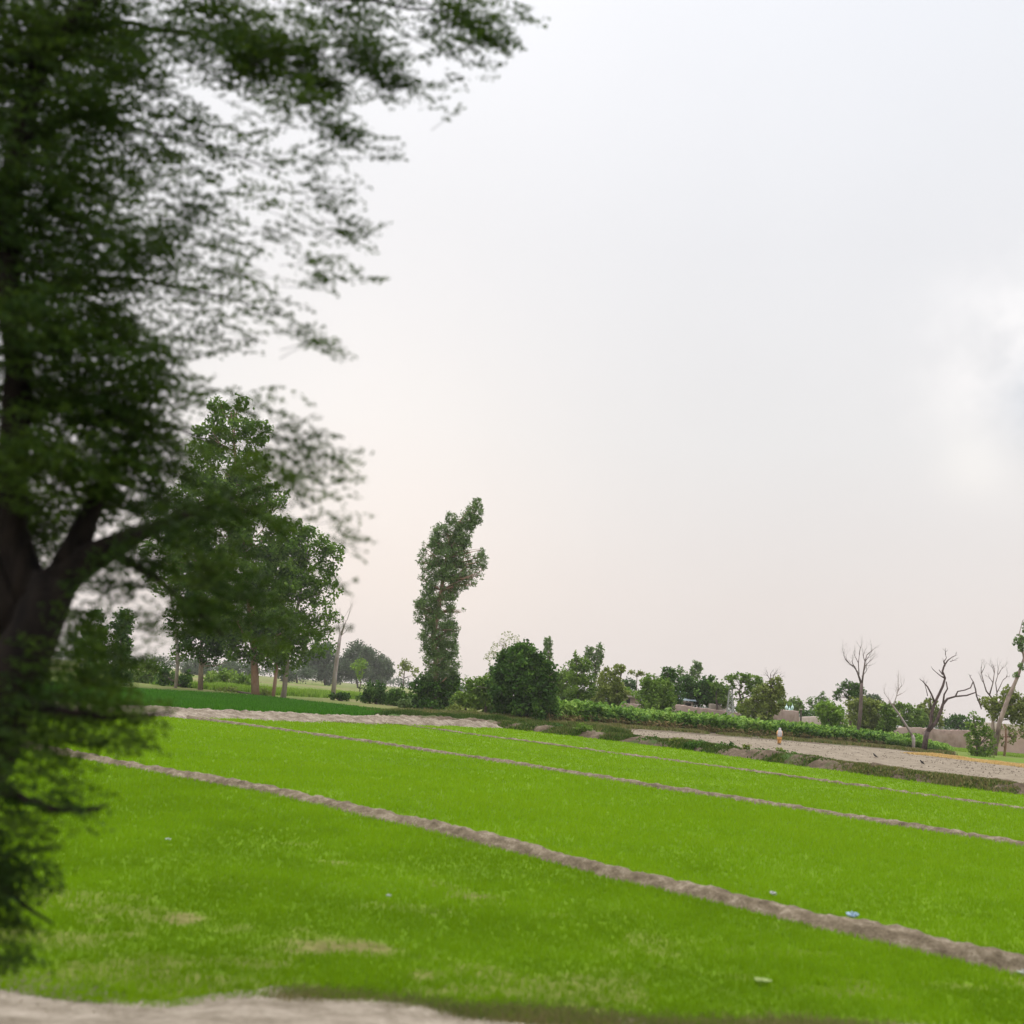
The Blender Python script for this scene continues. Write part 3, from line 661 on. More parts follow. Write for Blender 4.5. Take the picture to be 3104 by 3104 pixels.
# --- the slender tall windblown tree
e_base = (1310,2152)
def redbark(mb, g, k, D): pass
tree('slender tall windblown tree bent to the right, standing alone against the sky', e_base,
     [(1462,1668,8,9,.5), (1470,1690,8,10,.5), (1466,1722,9,10,.5), (1440,1768,9,8,.4), (1272,1700,7,8,.4), (1276,1750,8,7,.4), (1262,1832,8,9,.5), (1282,1650,6,8,.3), (1402,1850,8,8,.3), (1388,1905,7,9,.3), (1288,1960,6,8,.4), (1447,1525,15,18), (1437,1550,26,26), (1420,1580,32,28), (1408,1610,26,30,.9), (1442,1578,20,16), (1368,1572,18,22,.8), (1375,1600,26,26,.9), (1335,1610,26,26,.85), (1345,1640,42,28), (1390,1640,36,30), (1412,1650,18,18,.8),
      (1320,1650,24,26,.8), (1350,1685,48,32), (1395,1690,32,28,.8), (1282,1678,16,18,.5), (1290,1710,22,20,.5), (1330,1725,46,30,.9), (1375,1735,44,32,.9), (1420,1725,26,26,.6), (1450,1705,26,26,.7), (1458,1680,12,14,.7), (1452,1742,14,14,.35), (1412,1762,26,20,.5),
      (1290,1745,20,22,.4), (1335,1765,46,28,.9), (1385,1780,30,22,.7), (1372,1800,22,16,.6), (1295,1790,26,20,.6), (1335,1805,50,28), (1275,1830,22,18,.7), (1300,1840,42,26), (1350,1850,34,28), (1290,1870,32,26,.9), (1330,1890,48,28), (1365,1900,20,26,.8),
      (1310,1930,42,28), (1355,1935,32,30), (1315,1965,40,28), (1360,1970,32,28), (1320,2005,42,28), (1362,2010,30,26), (1325,2045,45,30), (1360,2050,32,26)],
     'euc', 6, 3.0, [(1312,None,9), (1322,2060,8), (1320,1980,8), (1314,1930,7.5), (1330,1840,6.5), (1345,1740,5.5), (1362,1640,4), (1395,1580,3), (1430,1535,1.5)], M_bark_red, name='tree', wind=W*.5, droop=.3, aspect=.32, tr=9, hollow=.35, group='tall trees')
BG = 'bushes along the far edge of the rice'
tree('leafy dark bush wrapped round the foot of the slender tall tree', (1318,2158), [(1290,2085,42,40), (1335,2095,50,45), (1375,2080,30,40,.8), (1310,2130,70,32), (1270,2120,30,28)], 'deep', 8, 2.4, name='bush', cat='bush', D=128, limbs=False, hollow=.1, group=BG)
tree('dark mounded bush with a pale dead twig, left of the slender tall tree', (1140,2132), [(1140,2098,38,28), (1125,2115,35,22), (1165,2115,30,22)], 'deep', 6, 2.4, name='bush', cat='bush', D=136, limbs=False, hollow=.1, group=BG)
tree('smaller dark bush just left of the leafy bush at the tall tree foot', (1205,2138), [(1208,2105,26,26), (1200,2125,32,18), (1235,2125,25,25)], 'deep', 6, 2.4, name='bush', cat='bush', D=134, limbs=False, hollow=.1, group=BG)
tree('low dark bush at the foot of the white bare trunk', (1040,2122), [(1040,2112,32,12), (1010,2110,14,10)], 'deep', 6, 2.3, name='bush', cat='bush', D=138, limbs=False, hollow=.1, group=BG)
tree('pale grey-green low bush with a reddish foot below the small dark bush', (1225,2146), [(1228,2132,26,14)], 'euc', 6, 2.2, name='bush', cat='bush', D=126, limbs=False, hollow=.1, group=BG)
tree('pale sage bush low in front of the gap right of the slender tall tree', (1375,2168), [(1368,2158,38,14), (1390,2150,20,12)], 'olive', 6, 2.0, name='bush', cat='bush', D=112, limbs=False, hollow=.1, group=BG)
tree('second pale sage bush, left of the dark foot of the round bush', (1432,2172), [(1432,2162,24,14)], 'olive', 6, 2.0, name='bush', cat='bush', D=108, limbs=False, hollow=.1, group=BG)
tree('mid green low bush filling the gap between tall tree and round bush', (1420,2150), [(1395,2118,32,20), (1425,2128,42,22), (1470,2135,40,26), (1500,2150,38,22)], 'mid', 7, 2.4, name='bush', cat='bush', D=122, limbs=False, hollow=.1, group=BG)
tree('sprawling light-tipped bush on the left shoulder of the round bush', (1470,2140), [(1455,2085,45,30,.8), (1480,2060,30,30,.7), (1420,2070,28,18,.45), (1495,2100,45,40), (1440,2110,45,28)], 'mid', 7, 2.2, name='bush', cat='bush', D=120, limbs=False, hollow=.1, group=BG)
tree('large round dense dark green bush, the biggest one behind the rice', (1582,2186),
     [(1585,1982,46,34), (1555,2000,48,36), (1615,2000,46,38), (1535,2030,48,42), (1640,2035,42,42), (1585,2020,70,45), (1580,2050,85,50), (1510,2065,40,45), (1655,2065,42,48), (1575,2100,100,50), (1540,2130,60,40), (1630,2120,60,45), (1590,2150,90,30), (1530,2160,40,20,.8)],
     'deep', 8, 2.6, name='bush', cat='bush', hollow=.2, tr=8, clump=.85, stray=.03, group=BG)
bare_tree('wispy olive feathery tree top rising behind the round bush', (1545,2140), 150, [[(1545,None,5), (1545,2040,4), (1545,1980,3)]], M_bark_grey,
     tips=[(1545,1985,a, -1, 22, 4) for a in (-1.3, -.7, -.3, .1, .5, 1.0, 1.5)], twig_r=.9, crown=([(1545,1940,36,26,.25), (1510,1965,30,24,.25), (1500,2000,34,26,.3)], 'olive', 5, 1.3), name='tree', group='tall trees')
for lab, cx, cy, rx, ry, D_, lf in [
    ('low dark leafy clump at the rice edge below the dry foot of the round bush', 1690, 2208, 34, 10, 82, 'deep'), ('low olive clump with pale stalks at the corner of the bare dirt field', 1765, 2212, 32, 17, 80, 'mid'), ('low trailing weed clump running down to the rice at the dirt corner', 1820, 2228, 30, 9, 79, 'mid'),
    ('first dark green mound on the bank from its left end', 1970, 2246, 38, 12, 75, 'deep'), ('brown-stalked mound on the bank in front of the dirt field', 2050, 2250, 26, 13, 73, 'olive'), ('dark green mound on the bank, left of the gap before the walker', 2120, 2263, 46, 15, 71, 'deep'),
    ('longest dark mound on the bank, left of the little bare notch', 2205, 2270, 42, 17, 69, 'deep'), ('twiggy dead-looking shrub at the little bare notch in the bank', 2262, 2268, 12, 12, 68, 'olive'), ('dense green mound right of the bare notch', 2310, 2285, 46, 14, 67, 'deep'),
    ('small sage shrub on the bank directly below the walker', 2362, 2276, 16, 10, 67, 'olive'), ('green mound on the bank right of the sage shrub', 2395, 2296, 46, 14, 65, 'deep'), ('thinning mound where the bank turns brown', 2470, 2308, 40, 13, 63, 'mid')]:
    tree(lab, (cx, None), [(cx, cy, rx, ry), (cx+rx*.4, cy+ry*.3, rx*.6, ry*.8)], lf, 5.5, 1.8, D=D_-2.0, name='bush', cat='bush', limbs=False, hollow=.1, tr=2, group='low mounds of growth on the bank')
MT = 'trees in the middle distance behind the maize'
tree('narrow column-topped tree peeping out behind the right side of the round bush', (1668,2130), [(1662,1948,13,16), (1663,1970,12,18), (1668,1995,9,18,.7), (1672,2020,9,14,.5)], 'euc', 5, 2.2, [(1668,None,3), (1666,2000,2), (1662,1950,1)], D=190, group=MT)
tree('pale bushy tree directly right of the round bush', (1700,2140), [(1690,2075,32,38,.9), (1715,2060,26,32,.7), (1705,2110,34,30), (1722,2025,16,22,.3)], 'mid', 6, 2.1, D=150, group=MT, tr=3)
tree('loose grey-green tree with a pointed left top, in front of the twin-topped tree', (1760,2140), [(1748,1990,10,16,.7), (1745,2015,17,18,.8), (1775,2015,24,20,.8), (1760,2045,40,28), (1770,2085,46,38), (1745,2110,30,26), (1790,2120,30,26)], 'mid', 6, 2.2, D=142, group=MT, tr=4, wind=W*.3)
tree('tall twin-topped slender tree behind the loose grey-green tree', (1800,2145), [(1791,1972,14,14,.8), (1788,1995,16,18,.8), (1818,1968,13,14,.9), (1814,1995,15,22,.9), (1806,2025,13,20,.8), (1802,2050,8,16,.5), (1775,1998,9,12,.4)], 'euc', 5, 2.2,
     [(1800,None,3.5), (1802,2060,2.5), (1812,1980,1.2)], M_bark_grey, D=185, group=MT)
tree('yellow-green drooping tree between the twin-topped tree and the low white roofs', (1848,2145), [(1875,2028,18,15,.7), (1888,2022,9,10,.7), (1835,2035,14,14,.7), (1845,2065,34,28), (1850,2095,40,34), (1835,2120,32,24), (1870,2110,28,30)], 'olive', 6, 2.3, D=138, group=MT, droop=.5, wind=W*.3)
tree('dark rounded tree far behind the low white roofs', (1910,2130), [(1912,2070,17,14), (1893,2078,16,14), (1905,2088,26,12)], 'deep', 5, 2.3, D=230, group=MT)
def palm_like(mb, g, k, D): pass
tree('spindly young tree with a flat propeller-like tuft above the white roofs', (1930,2150), [(1915,2038,12,6,.8), (1938,2036,8,7,.7), (1948,2044,13,5,.8), (1930,2045,8,4,.8)], 'olive', 4, 2.2, [(1928,None,1.5), (1930,2080,1.3), (1931,2046,.8)], D=170, group=MT, hollow=.1)
tree('bright leafy shrub growing over the low white roofs', (1900,2120), [(1895,2092,18,7), (1915,2100,18,7), (1880,2088,12,5)], 'bright', 4, 2.2, D=165, name='bush', cat='bush', group=BG, limbs=False)
tree('broad bright green bush bulging above the maize, right of the white roofs', (1990,2165), [(1975,2060,26,16,.7), (1955,2070,18,14,.6), (1990,2085,44,28), (1970,2110,40,32), (2010,2110,40,36), (1990,2140,58,28), (2020,2085,24,24)], 'mid', 6, 2.6, D=138, name='bush', cat='bush', hollow=.15, group=BG, limbs=False)
tree('dark-leaved tree with a knotted top just left of the tin roof', (2030,2140), [(2025,2035,20,12,.8), (2040,2045,16,16,.8), (2012,2055,18,14,.7), (2035,2075,30,28), (2045,2110,30,26)], 'deep', 6, 2.3, D=155, group=MT)
tree('thin airy tree left of the upright feathery tree', (2085,2120), [(2060,2030,12,12,.5), (2070,2045,14,12,.5), (2082,2055,12,12,.5), (2058,2048,8,10,.4)], 'euc', 5, 1.7, [(2088,None,2.5), (2085,2070,2), (2072,2045,1)], D=185, group=MT)
tree('upright feathery tree, highest above the tin-roofed house', (2102,2120), [(2112,2012,12,11), (2110,2030,18,15), (2106,2048,16,14,.8), (2120,2028,10,14,.8)], 'euc', 5, 2.2, [(2100,None,3), (2100,2065,2.2), (2110,2020,1)], D=190, group=MT)
tree('dense dark tree mass just right of the tin roof', (2150,2160), [(2080,2070,26,22), (2110,2085,34,24), (2145,2070,26,20), (2150,2095,40,30), (2125,2115,50,26), (2090,2100,30,20), (2160,2125,36,22), (2155,2060,12,10,.8)], 'deep', 6, 2.6, D=160, group=MT, hollow=.2, tr=6)
tree('lighter green tree at the right edge of the dense dark mass', (2185,2160), [(2185,2090,20,22), (2195,2115,24,24), (2170,2080,14,14,.8), (2205,2130,16,14,.8)], 'mid', 6, 2.3, D=156, group=MT)
tree('open umbrella-crowned tree with sky showing between its limbs', (2250,2180), [(2215,2058,16,12,.8), (2245,2052,22,12,.9), (2275,2058,26,14,.9), (2300,2065,16,12,.8), (2215,2080,14,14,.5), (2290,2085,24,16,.8), (2260,2080,20,12,.5), (2240,2110,16,18,.4), (2250,2145,22,16,.8), (2275,2110,20,20,.5)], 'mid', 6, 2.1,
     [(2248,None,4), (2252,2140,3.5), (2240,2100,2.5), (2250,2062,1.5)], M_bark_grey, D=150, group=MT)
tree('olive willow-like tree with a dark trunk standing up to the maize behind the walker', (2333,2197), [(2355,2065,16,14,.7), (2345,2090,30,26,.8), (2310,2100,28,26,.8), (2355,2120,26,30,.9), (2300,2130,32,26), (2270,2150,30,26), (2320,2150,30,28), (2290,2170,40,18), (2360,2100,20,20,.7), (2350,2150,18,18,.6)], 'olive', 6, 2.2,
     [(2333,None,6), (2336,2140,5.5), (2338,2090,4), (2337,2055,3)], M_bark_drk2, D=138, group=MT)
bare_tree('dead dark twigs of a trunk sticking out above the willow-like tree', (2338,2197), 139, [[(2338,None,4.5), (2340,2100,4), (2336,2060,3.6)]], M_bark_drk2,
     tips=[(2337,2065,-.6,-1,18,3), (2340,2062,.5,-1,18,3), (2344,2062,1.4,-.9,20,2), (2336,2060,-.1,-1,18,2)], twig_r=1.3)
tree('small rounded tree behind the mint green domes', (2415,2160), [(2412,2130,20,15), (2400,2140,22,12), (2422,2145,14,14)], 'mid', 5, 2.3, D=240, group=MT)
tree('low green tree left of the mint green domes', (2375,2160), [(2372,2135,18,14), (2385,2142,16,12)], 'mid', 5, 2.2, D=215, group=MT)
tree('airy tree with tilted branches left of the bright bush pair', (2490,2190), [(2490,2110,12,14,.5), (2480,2130,24,16,.6), (2455,2125,12,12,.5), (2500,2125,14,14,.6), (2495,2150,20,16,.8), (2470,2150,16,12,.5)], 'euc', 5, 2.0, D=180, group=MT, tr=2.5)
tree('dark low hedge on top of the far mud wall', (2460,2180), [(2455,2165,26,9), (2435,2163,12,6)], 'deep', 5, 2.2, name='bush', cat='bush', D=196, limbs=False, group=BG)
tree('bright yellow-green bush pair standing in the crop right of the mud walls', (2520,2238), [(2505,2140,30,16), (2490,2155,24,18), (2530,2160,36,22), (2515,2185,36,28), (2520,2215,32,22,.9), (2548,2205,24,24), (2580,2225,24,22,.8)], 'bright', 6, 2.4, D=146, name='bush', cat='bush', hollow=.15, group=BG, tr=4)
tree('dark dense tree behind the tall leafless pale tree', (2585,2180), [(2572,2075,18,12,.8), (2590,2085,22,16), (2545,2090,14,12,.6), (2600,2100,22,18), (2535,2110,14,16,.5), (2580,2105,24,14)], 'deep', 5, 2.2, D=185, group=MT)
tree('far dark flat-topped tree above the yellow-green bushes', (2650,2190), [(2640,2115,24,9), (2655,2120,18,9)], 'far', 5, 2.4, D=260, group=MT)
tree('wide yellow-green bush left of the long pinkish wall', (2640,2225), [(2590,2140,26,22), (2620,2135,34,18), (2655,2140,28,18), (2605,2170,36,30), (2650,2175,40,32), (2660,2195,32,24), (2620,2200,36,24)], 'olive', 6, 2.6, D=158, name='bush', cat='bush', hollow=.15, group=BG, tr=4)
tree('mid green bush beside the left end of the long pinkish wall', (2690,2225), [(2690,2150,22,18), (2695,2180,30,32), (2685,2205,28,18)], 'mid', 6, 2.5, D=155, name='bush', cat='bush', hollow=.15, group=BG, limbs=False)
tree('rounded tree with a reddish crown behind the long pinkish wall', (2750,2200), [(2740,2155,30,20), (2775,2165,24,18), (2760,2185,42,20), (2725,2140,18,12,.7), (2800,2185,18,20)], 'mid', 6, 2.5, D=185, group=MT)
tree('yellowish tree directly behind the forked dead trunk', (2810,2205), [(2800,2150,24,16), (2830,2165,24,24), (2800,2175,30,18), (2820,2130,20,14,.7), (2840,2185,22,20)], 'olive', 6, 2.3, D=190, group=MT)
tree('dome-topped hazy tree above the middle of the long pinkish wall', (2905,2210), [(2905,2175,18,10), (2890,2188,26,16), (2920,2190,26,16), (2900,2200,36,12)], 'deep', 5, 2.4, D=230, group=MT)
tree('shaggy dark green tree at the near end of the long pinkish wall', (2965,2292), [(2950,2168,14,10,.6), (2968,2185,16,14,.7), (2940,2200,14,12,.6), (2965,2210,24,20,.8), (2948,2238,22,22,.8), (2990,2218,20,18,.6), (3005,2240,16,18,.5), (2960,2268,24,18,.8), (2990,2275,20,16,.8), (3012,2262,10,12,.5), (2975,2292,36,9,.8)], 'mid', 6, 1.7, D=121, group=MT, tr=5)
tree('leafy light green tree leaning over the pink house wall', (3010,2285), [(2985,2125,20,12,.7), (3005,2140,24,16,.7), (3030,2130,26,22,.8), (3060,2110,26,22,.9), (3085,2135,36,30), (3050,2155,36,24,.9), (3100,2170,40,28), (3010,2165,20,16,.6), (3060,2090,14,12,.6)], 'olive', 6, 2.2,
     [(3016,None,5), (3008,2200,4), (3015,2150,3), (3040,2110,1.5)], M_bark_mix, D=136, group=MT)
tree('slanting white-barked tree at the right edge with scattered leaf clumps', (3012,2270), [(3092,1940,14,20), (3075,1945,8,8,.6), (3098,1965,10,14,.8), (3098,2020,12,12,.7), (3080,2048,8,10,.8), (3120,1900,20,26), (3130,2000,20,20,.8)], 'euc', 6, 2.0,
     [(3012,None,8), (3030,2190,7), (3055,2120,6), (3085,2050,4.5), (3104,1995,3.5), (3096,1950,2.5), (3090,1920,1.2), (3100,1880,.8)], M_bark_mix, D=132, group=MT, limbs=False)
tree('small crooked tree with hanging brown leaves before the pink wall', (3044,2292), [(3030,2232,9,12,.6), (3070,2225,12,14,.6), (3068,2248,9,8,.6), (3098,2220,9,18,.6), (3055,2205,20,8,.4), (3035,2250,8,8,.4)], 'olive', 5, 1.7,
     [(3044,None,3.5), (3050,2240,3), (3048,2210,2.5), (3042,2195,1.5)], M_bark_red, D=134, group=MT, droop=.8)

# leafless trees on the right
bare_tree('tall pale leafless tree with a fine fan of twigs, behind the yellow-green bushes', (2600,2212), 143,
   [[(2600,None,7), (2608,2160,6), (2611,2110,5), (2612,2070,4.5)], [(2612,2075,3.5), (2600,2040,2.4), (2590,2020,1.8), (2575,2012,1.2), (2563,2000,.8)], [(2613,2070,3), (2618,2035,2.2), (2622,2005,1.5), (2628,1985,.9)], [(2604,2045,1.6), (2602,2010,1.2), (2605,1985,.8)]],
   M_bark_grey, tips=[(x, y, dx, -1, 22, 4) for x, y, dx in ((2590,2020,-.8),(2575,2012,-1),(2618,2035,.5),(2622,2005,.4),(2622,2005,-.3),(2602,2010,-.4),(2605,1985,.2),(2628,1985,.5),(2612,2050,1.4),(2565,2002,-.7),(2620,2020,1.1),(2600,2035,-1.2))], twig_r=1.2)
bare_tree('leaning leafless tree with a pale stump-like foot, left of the dark forked tree', (2769,2266), 128,
   [[(2769,None,5), (2770,2240,5), (2766,2228,4.5)], [(2766,2230,4), (2745,2195,3.2), (2722,2160,2.8), (2705,2138,2.2), (2693,2118,1.4)], [(2708,2142,2), (2715,2118,1.4), (2722,2095,1)]], M_bark_pale,
   tips=[(2715,2118,.2,-1,22,4), (2722,2095,.3,-1,24,4), (2722,2095,.8,-1,20,4), (2693,2118,-.8,-1,22,3), (2705,2138,-1,-.5,24,3), (2718,2110,.9,-.7,20,3)], twig_r=1.15)
bare_tree('dark forked dead tree with long crooked limbs reaching right over the dirt field edge', (2800,2276), 119,
   [[(2799,None,8), (2806,2240,8), (2811,2218,7.5)], [(2809,2222,6), (2822,2195,5), (2824,2160,4.5), (2834,2130,4), (2845,2108,3.6), (2858,2080,3.4), (2865,2055,3.2), (2857,2035,3), (2862,2018,2.4), (2873,2002,1.8), (2886,1992,1)],
    [(2834,2130,3.2), (2824,2105,2.6), (2812,2082,2.2), (2797,2065,1.3)], [(2863,2055,2.4), (2850,2048,1.5), (2831,2032,.9)], [(2865,2020,1.7), (2862,2005,1.4), (2869,1994,1), (2866,1985,.7)],
    [(2811,2218,6), (2838,2190,5), (2852,2155,4.5), (2858,2135,4), (2872,2118,3.2), (2896,2111,2.8), (2930,2108,2.2), (2957,2099,1.8)], [(2896,2111,2.4), (2903,2096,2), (2925,2092,1.8), (2942,2085,1.7), (2950,2066,1.5), (2941,2052,.8)],
    [(2858,2135,3), (2862,2105,2.5), (2872,2088,2.2), (2868,2066,1.6)], [(2950,2066,1.8), (2957,2090,2), (2960,2110,2), (2972,2138,2.2), (2975,2150,1.5)], [(2846,2030,1), (2852,2038,1.5), (2858,2045,2)], [(2822,2150,1.4), (2820,2120,1.2), (2821,2108,.7)]],
   M_bark_drk2, tips=[(2886,1992,.8,-.3,12,2), (2866,1985,-.3,-1,12,2), (2862,2012,-.8,-1,12,1), (2797,2065,-1,-.8,10,1), (2831,2032,-.8,-1,8,1), (2941,2052,-.5,-1,8,1), (2880,2005,1,-.1,14,2), (2957,2100,.5,1,12,1), (2812,2110,-.2,-1,30,2)], twig_r=1.2)
bare_tree('pale leafless tree with thin curling twigs behind the leafy light green tree', (3015,2260), 150,
   [[(3005,None,4), (3008,2150,3.5), (3006,2115,3)], [(3006,2115,2.5), (2990,2095,2), (2982,2070,1.5), (2975,2040,1)], [(3000,2105,2), (3010,2070,1.5), (3014,2040,1)], [(3020,2140,2), (3022,2100,1.6), (3018,2070,1.2), (3025,2045,.9)], [(3022,2100,1.4), (3032,2080,1.1), (3040,2062,.8)]],
   M_bark_grey, tips=[(2982,2070,-.7,-1,18,3), (2975,2040,-.3,-1,18,4), (2975,2040,.4,-1,16,4), (3014,2040,-.3,-1,18,4), (3014,2040,.4,-1,18,4), (3025,2045,.1,-1,18,4), (3025,2045,.8,-1,18,4), (3040,2062,.9,-.6,20,3), (3010,2070,-.7,-1,16,3)], twig_r=1.15)

# ------------------------------------------------------------------ near roadside tree
def near_tree():
    D0 = 6.3; g = at(-430, 3000, D0); g[2] = .35
    root = empty('roadside_tree', g); tag(root, 'huge dark roadside tree filling the left side, black forked trunk and hanging leafy branches', 'tree')
    mb = MB(); k = D0/F
    def pl(pts, sides=14, jit=.10):
        S = resample(np.array([list(at(p[0], p[1], D0+(p[3] if len(p) > 3 else 0)))+[p[2]*k] for p in pts]), .12)
        S[1:-1, :3] += rng.normal(0, .006, (len(S)-2, 3))
        mb.ring_tube([q[:3]-g for q in S], [q[3] for q in S], sides, jit)
    pl([(-520,3560,170), (-430,3000,130), (-260,2680,105), (-90,2380,95), (20,2120,88), (100,1920,80), (145,1810,76), (170,1750,70)])
    pl([(140,1800,66), (220,1725,52), (320,1660,45), (410,1620,30), (480,1600,18,.1), (560,1560,11,.2), (680,1520,6,.3), (850,1460,2,.3)], 9)
    pl([(200,1740,52), (255,1640,38), (265,1560,30), (330,1440,20,.3), (410,1310,10,.6), (480,1180,5,.7), (560,1050,2,.8)], 9)
    pl([(120,1840,60), (50,1690,50), (10,1500,48), (50,1250,46), (60,1100,42), (20,900,42), (10,600,38), (40,380,32), (120,150,26), (300,-20,20), (520,-140,14)], 10)
    pl([(60,1900,60), (-80,1650,50), (-300,1200,40), (-500,600,30), (-600,0,20)], 9)
    pl([(60,450,24), (220,330,12,.5), (420,390,6,.5), (640,450,3,.4), (850,520,1.5,.2)], 6)
    pl([(120,150,20), (350,60,11,.4), (600,110,7,.5), (850,180,4,.4), (1050,220,1.5,.2)], 6)
    pl([(300,-20,16), (700,-30,10,.2), (1100,0,7,.3), (1350,40,3,.3), (1500,60,1,.3)], 6)
    pl([(20,900,22), (250,840,11,.5), (450,850,6,.6), (700,900,3,.6), (850,960,1.2,.5)], 6)
    pl([(60,1250,24), (280,1200,12,.4), (480,1280,7,.5), (720,1370,2.5,.4)], 6)
    pl([(330,1660,18), (480,1760,11,-.3), (600,1860,7,-.4), (680,1930,4,-.5)], 6)
    pl([(30,2120,30), (150,2150,14,-.4), (330,2180,8,-.6), (520,2160,4,-.7)], 6)
    pl([(-60,2350,30), (60,2420,14,-.5), (200,2460,7,-.7), (330,2440,3,-.8)], 6)
    pl([(-160,2520,30), (-40,2640,14,-.5), (60,2740,7,-.6), (160,2800,3,-.6)], 6)
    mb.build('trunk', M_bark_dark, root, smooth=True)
    # foliage: sprays of small leaves on thin twigs
    B = [ # cx, cy, rx, ry, sprays, depth shift
     (60,120,260,220,1,0), (300,120,200,170,1,.3), (420,220,130,120,.5,-.3), (90,380,240,160,1,.2), (280,330,120,120,.9,-.2), (120,600,230,170,1,0), (330,560,140,130,.65,.4), (100,820,220,160,1,.2), (350,760,160,140,.75,-.2),
     (130,1020,210,150,1,-.3), (330,1000,160,130,.9,.2), (450,1130,140,110,.8,-.2), (130,1220,200,150,.9,.3), (330,1230,160,120,.95,0), (450,1330,150,110,.85,.3), (120,1400,180,130,.9,-.3), (320,1420,160,110,.9,0), (480,1480,150,110,.7,.3),
     (80,1560,150,90,.85,.4), (300,1540,150,80,.8,.4), (560,1600,160,110,.55,-.4), (640,1720,130,90,.42,-.5), (600,1860,100,75,.66,-.4), (720,1800,120,100,.6,-.5), (480,1700,100,70,.5,-.2), (-60,1700,160,200,1,.7), (-60,2000,140,200,1,.6), 
     (560,130,130,110,.45,-.3), (680,60,160,80,.9,.2), (760,180,130,90,1.0,0), (880,130,120,100,.8,-.2), (960,230,110,70,.8,0), (1050,60,140,70,.75,.3), (1100,170,100,70,.8,-.3), (1200,240,110,45,.8,-.3), (1290,60,110,60,.5,.3), (1420,50,110,55,.9,.2), (1500,105,80,45,.85,0), (1560,30,90,30,.5,.2), (1380,160,110,45,.35,0), (1480,190,70,25,.35,0),
     (900,300,120,60,.6,-.3), (1040,395,60,35,1.0,-.4), (1150,440,80,20,.5,-.4), (1350,300,120,16,.25,-.4), (1000,300,120,50,.45,0),
     (520,330,130,100,.30,0), (620,450,140,110,.38,.3), (460,480,110,110,.55,0), (560,620,140,110,.42,-.3), (480,780,120,110,.6,.2), (640,760,140,100,.38,0), (780,600,140,110,.20,.3), (760,420,140,90,.16,0),
     (960,520,110,60,.35,-.5), (1000,640,110,60,.32,-.4), (1080,690,90,40,.35,-.5), (900,720,110,60,.22,-.3), (1060,800,110,40,.3,-.4), (960,840,110,50,.3,-.3), (760,880,130,60,.35,0), (640,900,120,70,.42,0), (860,960,120,50,.28,-.3), (980,1040,90,35,.3,-.4), (1040,1060,70,20,.35,-.4),
     (600,1040,110,60,.35,0), (740,1020,110,50,.22,0), (620,1180,110,50,.25,.2), (800,1240,110,60,.30,-.2), (880,1330,130,70,.42,-.4), (980,1400,110,60,.40,-.4), (1060,1410,70,25,.35,-.5), (900,1460,130,60,.45,-.4), (1000,1560,90,50,.25,-.4), (760,1400,130,70,.5,-.2), (700,1540,130,70,.6,-.3), (860,1580,110,50,.35,-.4),
     (1050,1640,80,25,.3,-.5), (980,1760,80,40,.2,-.4), (1060,1900,60,25,.2,-.5), (900,1900,110,50,.25,-.3), (820,1960,90,40,.3,-.3), (1000,2000,60,12,.1,-.4),
     (330,1770,90,60,.6,-.3), (400,1720,110,60,.6,-.3), (270,1860,70,70,.55,-.3), (60,1720,100,70,.75,.9), (20,1560,90,90,.75,.9), (180,1640,90,60,.7,.9), (300,1940,110,80,.5,.9), (240,2060,100,60,.6,.9),
     (450,1900,120,60,.28,-.3), (420,2010,110,60,.28,-.3),
     (250,1990,130,90,.6,-.4), (120,2120,170,110,.6,-.3), (300,2120,130,80,.7,-.5), (430,2170,90,50,.4,-.6), (60,2240,150,90,.5,-.4), (200,2240,140,70,.55,-.5), (380,2250,100,40,.45,-.6), (160,2330,150,50,.4,-.6), (20,2420,110,80,.4,-.5), (230,2420,110,45,.45,-.7), (10,2560,110,80,.65,-.5), (150,2510,110,40,.4,-.7),
     (0,2690,100,90,.7,-.5), (90,2650,90,50,.45,-.6), (-10,2820,90,90,.6,-.5), (30,2900,70,60,.5,-.6)]
    # unseen rest of the canopy, extended outside the frame to shade the tree
    for (x, y, rx, ry, dz) in [(-200,-200,300,200,0), (200,-180,300,160,.3), (600,-170,260,130,.3), (-300,200,220,260,.2), (-320,700,220,260,0), (-300,1200,220,240,.3), (-300,1700,200,220,.2), (1000,-180,240,120,.4), (1350,-140,200,90,.4), (-250,2300,180,200,0), (100,-500,500,200,.3), (700,-480,420,160,.4)]:
        B.append((x, y, rx, ry, .7, dz))
    Vs, Ts = [], []; tw = MB()
    for (cx, cy, rx, ry, dn, dz) in B:
        D = D0+dz; kk = D/F; c = at(cx, cy, D); rad = np.array([rx*kk, max(rx, ry)*kk*1.1, ry*kk])
        ns = int((1.6*dn+2.7*max(0, dn-.55))*math.pi*rx*ry/560)
        d = unit(rng.normal(0, 1, (ns, 3))); p0 = c+rng.normal(0, .50, (ns, 3))*rad
        dr = unit(np.array([1, 0, -.02])+rng.normal(0, .38, (ns, 3))*[.5, 1, .8]); ln = rng.uniform(.10, .26, ns); nl = 17
        p0 = p0-dr*ln[:, None]*.5; bt = rng.normal(.52, .26)
        st = rng.normal(bt, .14, ns)
        for j in range(nl):
            u = (j+.5)/nl; sag = np.array([0, 0, -1])*(ln*.12*u*u)[:, None]
            q = p0+dr*(ln*u)[:, None]+sag+rng.normal(0, .011, (ns, 3))
            V = leaves(q, .034, .46, 0, .7, wind=dr*1.1)
            Vs.append(V); Ts.append(np.clip(st+rng.normal(0, .12, ns), 0, 1))
